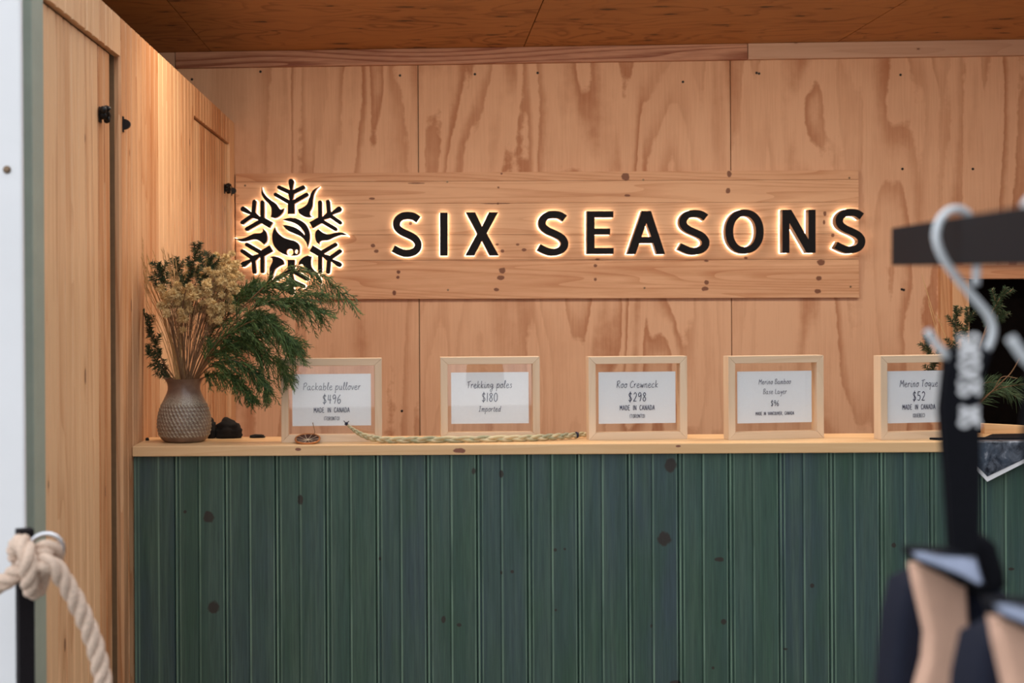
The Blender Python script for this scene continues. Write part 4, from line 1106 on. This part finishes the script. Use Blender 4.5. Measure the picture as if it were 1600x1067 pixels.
def mountain():
    n = NT('printed_mountain_photo'); v = n.coords(rand=False)
    a = n.noise(v, 26, 7, .68, 1.2); b = n.noise(v, 9, 4, .6)
    col = n.mix(n.mapr(a, .38, .66), srgb(22, 26, 36), srgb(104, 112, 124))
    col = n.mix(n.mapr(b, .5, .62, 0, .7), col, srgb(58, 72, 88)); col = n.mix(n.mapr(a, .60, .72, 0, .8), col, srgb(160, 164, 172))
    return n.fin(col, .35)
M['mountain'] = mountain()
sheet('paper', M['white_print'], 0, .0); sheet('print', M['mountain'], 5.5, .0006)

# ------------------------------------------------------------------ foreground: hanging rail with hooks and bags
Ft, Fb, Nt, Nb = U(1393, 356, 1.6), U(1393, 414.5, 1.6), U(1600, 321, .94), U(1600, 415.5, .94)
ext = 1.62
Et, Eb = Ft + (Nt - Ft) * ext, Fb + (Nb - Fb) * ext
tk = Vector((.017, .0034, 0))
rk = tag(empty('hanging_rail', (Eb.x, Eb.y, -.02)), 'blurred black flat hanging rail carrying pale S hooks', 'rail')
R0 = rk.location.copy()
mb = MB(); mb.add([p - R0 for p in (Ft, Fb, Eb, Et, Ft + tk, Fb + tk, Eb + tk, Et + tk)], [(0, 1, 2, 3), (7, 6, 5, 4), (0, 4, 5, 1), (1, 5, 6, 2), (2, 6, 7, 3), (3, 7, 4, 0)])
mb.build('bar', M['rail'], rk, bevel=.0015)
mb = MB(); mb.box(-.012, .028, -.04, .0, .012, Et.z + .02); mb.build('upright', M['rail'], rk, bevel=.002)
mb = MB(); mb.box(-.06, .30, -.22, .18, 0, .012); mb.build('foot_plate', M['rail'], rk, bevel=.003)

HY = 1.2
hook_px = [(1529, 446, .006), (1530, 415, .006), (1529, 375, .006), (1522, 345, .004), (1504, 329, 0), (1482, 329, -.004), (1463, 345, -.008), (1456, 372, -.010), (1466, 402, -.010), (1490, 434, -.008), (1518, 466, -.006), (1542, 494, -.004), (1549, 518, -.003), (1540, 545, -.003), (1518, 562, -.003), (1490, 562, -.003), (1467, 545, -.003), (1446, 516, -.003)]
hk = tag(empty('s_hook', U(1500, 345, HY)), 'pale grey S hook nearer the free tip of the black rail', 'hook', 'S hooks on the black rail')
H0 = hk.location.copy()
mb = MB(); mb.tube([p - H0 for p in catmull([U(a, b, HY) + Vector((0, d, 0)) for a, b, d in hook_px], 6)], .0034, 12)
mb.build('hook_wire', M['hook_paint'], hk, True)

bg_ = tag(empty('hanging_bag', U(1510, 1110, HY)), 'navy bag with lettered black strap and beige panel, hanging nearer the rail tip', 'bag', 'bags hanging from the S hooks')
B0 = bg_.location.copy()
prof = []
yf, yb = HY - .013, HY + .009
ztop = U(1510, 549, HY).z
fr = [(1506, 905, yf), (1508, 860, yf), (1505, 740, yf), (1501, 640, yf), (1508, 575, yf)]
V = []
def hw(py): return (31 if py < 640 else 31 - 9 * min(1, (py - 640) / 220)) * HY / FPX
for px, py, yy in fr:
    c = U(px, py, yy); V.append((c, hw(py)))
zr = U(1508, 562, HY).z
for t in (30, 60, 90, 120, 150):
    a = math.radians(t); V.append((Vector((U(1508, 560, HY).x, HY - .002 - .011 * math.cos(a), zr + .009 * math.sin(a))), hw(560)))
for px, py, yy in [(1508, 575, yb), (1501, 640, yb), (1505, 740, yb), (1508, 860, yb)]:
    V.append((U(px, py, HY) + Vector((0, yy - HY, 0)), hw(py)))
mb = MB(); th = .0016
vv = []
for i, (c, h) in enumerate(V):
    t = (V[min(i + 1, len(V) - 1)][0] - V[max(i - 1, 0)][0]).normalized(); nn = Vector((0, -t.z, t.y)).normalized() * th
    vv += [c + Vector((-h, 0, 0)) + nn - B0, c + Vector((h, 0, 0)) + nn - B0, c + Vector((h, 0, 0)) - nn - B0, c + Vector((-h, 0, 0)) - nn - B0]
mb.add(vv, [(i * 4 + k, i * 4 + (k + 1) % 4, (i + 1) * 4 + (k + 1) % 4, (i + 1) * 4 + k) for i in range(len(V) - 1) for k in range(4)] + [(0, 3, 2, 1), tuple(range((len(V) - 1) * 4, len(V) * 4))])
sp_ = mb.build('strap', M['strap'], bg_, bevel=.0006)
kk = HY / FPX
c = U(1513, 594, yf) - B0
lt = lettering([('SIX SEASONS', N, 30 * kk, c.x + 15 * kk, c.z, 6.2 * kk, .06, 0)], sp_, M['white_print'], True, c.y - .0022)
def slab(name, pts, ya, yb_, mat, bev):
    P2 = [U(a, b, HY) - B0 for a, b in pts]
    b = MB(); b.prism([(p.x, p.z) for p in P2], 'y', ya - HY, yb_ - HY); me = b.mesh(name, mat)
    bm = bmesh.new(); bm.from_mesh(me)
    bmesh.ops.bevel(bm, geom=[e for e in bm.edges if abs(e.verts[0].co.y - e.verts[1].co.y) < 1e-6], offset=bev, segments=4, profile=.5, affect='EDGES', clamp_overlap=True)
    bm.to_mesh(me); bm.free()
    for p in me.polygons: p.use_smooth = True
    return link(name, me, None, bg_)
slab('bag_body', [(1428, 925), (1500, 890), (1560, 905), (1612, 960), (1634, 1060), (1640, 1200), (1400, 1200), (1408, 1060), (1416, 980)], HY + .012, HY + .075, M['navy'], .012)
slab('suede_panel', [(1424, 880), (1470, 885), (1503, 895), (1507, 960), (1514, 1030), (1522, 1110), (1524, 1180), (1420, 1180), (1432, 1075), (1444, 1030), (1447, 990), (1437, 945), (1430, 915)], HY - .012, HY + .0145, M['tan'], .006)
slab('clasp_body', [(1403, 850), (1440, 850), (1478, 852), (1506, 856), (1508, 908), (1488, 908), (1462, 893), (1436, 880), (1412, 868)], HY - .024, HY - .003, M['strap'], .004)
fl_o = slab('clasp_plate', [(1407, 853), (1440, 855), (1478, 858), (1503, 860), (1505, 896), (1494, 897), (1470, 884), (1440, 873), (1414, 863)], HY - .036, HY - .022, M['gloss'], .003)
fz = U(1440, 866, HY).z - B0.z
for v in fl_o.data.vertices:                      # the plate slopes back towards its top edge
    v.co.y += .75 * (v.co.z - fz)
slab('strap_bundle', [(1503, 848), (1540, 836), (1556, 850), (1568, 890), (1572, 918), (1548, 925), (1528, 932), (1508, 922)], HY - .006, HY + .03, M['strap'], .008)
d2 = Vector((-.0126, -.20, 0))
h2 = copy_tree(hk); h2.location = H0 + d2; tag(h2, 'pale grey S hook nearer the upright of the black rail', 'hook')
b2 = copy_tree(bg_); b2.location = B0 + d2; tag(b2, 'navy bag with lettered black strap and beige panel, hanging nearer the rail upright', 'bag')

# ------------------------------------------------------------------ foreground: rope on a black post
PY = 2.12
pb = U(39, 900, PY)
ps = tag(empty('rope_post', (pb.x, PY, -.02)), 'black square barrier post in front of the white corner post', 'post')
ptop = U(39, 826, PY).z + .02
mb = MB(); hwp = .0118
mb.prism([(-hwp, -hwp), (hwp, -hwp), (hwp, hwp), (-hwp, hwp)], 'z', .006, ptop)
mb.build('post_tube', M['rail'], ps, bevel=.0015, rot=(0, 0, math.radians(28)))
mb = MB(); mb.lathe([(.001, 0), (.11, 0), (.11, .004), (.02, .008), (.001, .008)], 40); mb.build('base_plate', M['rail'], ps, True)
rc = U(72, 859, PY - .02) - ps.location; rr_ = 25 * PY / FPX
mb = MB(); mb.tube([rc + Vector((rr_ * math.cos(a), .25 * rr_ * math.cos(a), rr_ * math.sin(a))) for a in [2 * PI * k / 40 for k in range(41)]], .0036, 10, False)
mb.build('ring', M['chrome'], ps, True)
mb = MB(); mb.tube([(hwp * .6, -.004, rc.z), rc + Vector((-rr_, -.006, 0))], .004, 8); mb.build('ring_staple', M['chrome'], ps, True)
RP = [(-96, 935, 2.12), (-70, 936, 2.12), (-40, 929, 2.12), (0, 912, 2.10), (28, 893, 2.085), (50, 874, 2.07), (70, 858, 2.06), (84, 862, 2.08), (80, 882, 2.12), (58, 893, 2.145), (34, 884, 2.14), (25, 860, 2.10), (34, 848, 2.06), (43, 866, 2.035), (46, 894, 2.035), (48, 918, 2.055), (58, 921, 2.09), (64, 900, 2.07), (67, 880, 2.04), (83, 884, 2.04), (99, 905, 2.05), (119, 940, 2.06), (140, 985, 2.07), (154, 1030, 2.075), (162, 1075, 2.08), (168, 1150, 2.09), (174, 1350, 2.10), (178, 1650, 2.11), (182, 1950, 2.12), (200, 2026, 2.13), (300, 2035, 2.16)]
rp = catmull([U(a, b, c) for a, b, c in RP], 10)
for p in rp: p.z = max(p.z, -.02 + .0145)
ro = tag(empty('rope', rp[-1]), 'thick twisted manila rope knotted through the steel ring', 'rope'); R0 = rp[-1].copy()
# resample by length
ln = [0]
for a, b in zip(rp, rp[1:]): ln.append(ln[-1] + (b - a).length)
S_n = int(ln[-1] / .0045); res = []; j = 0
for i in range(S_n + 1):
    d = ln[-1] * i / S_n
    while j < len(ln) - 2 and ln[j + 1] < d: j += 1
    res.append(rp[j].lerp(rp[j + 1], (d - ln[j]) / max(1e-9, ln[j + 1] - ln[j])))
strands = [[], [], []]
t0 = (res[1] - res[0]).normalized(); nrm = t0.orthogonal().normalized()
for i, c in enumerate(res):
    t = (res[min(i + 1, S_n)] - res[max(i - 1, 0)]).normalized()
    nrm = (nrm - t * nrm.dot(t)).normalized(); bn = t.cross(nrm)
    for k in range(3):
        a = 2 * PI * (i * .0045 / .075 + k / 3)
        strands[k].append(c - R0 + (nrm * math.cos(a) + bn * math.sin(a)) * .0068)
for k in range(3):
    mb = MB(); mb.tube(strands[k], .0076, 9); mb.build('strand', M['rope'], ro, True)
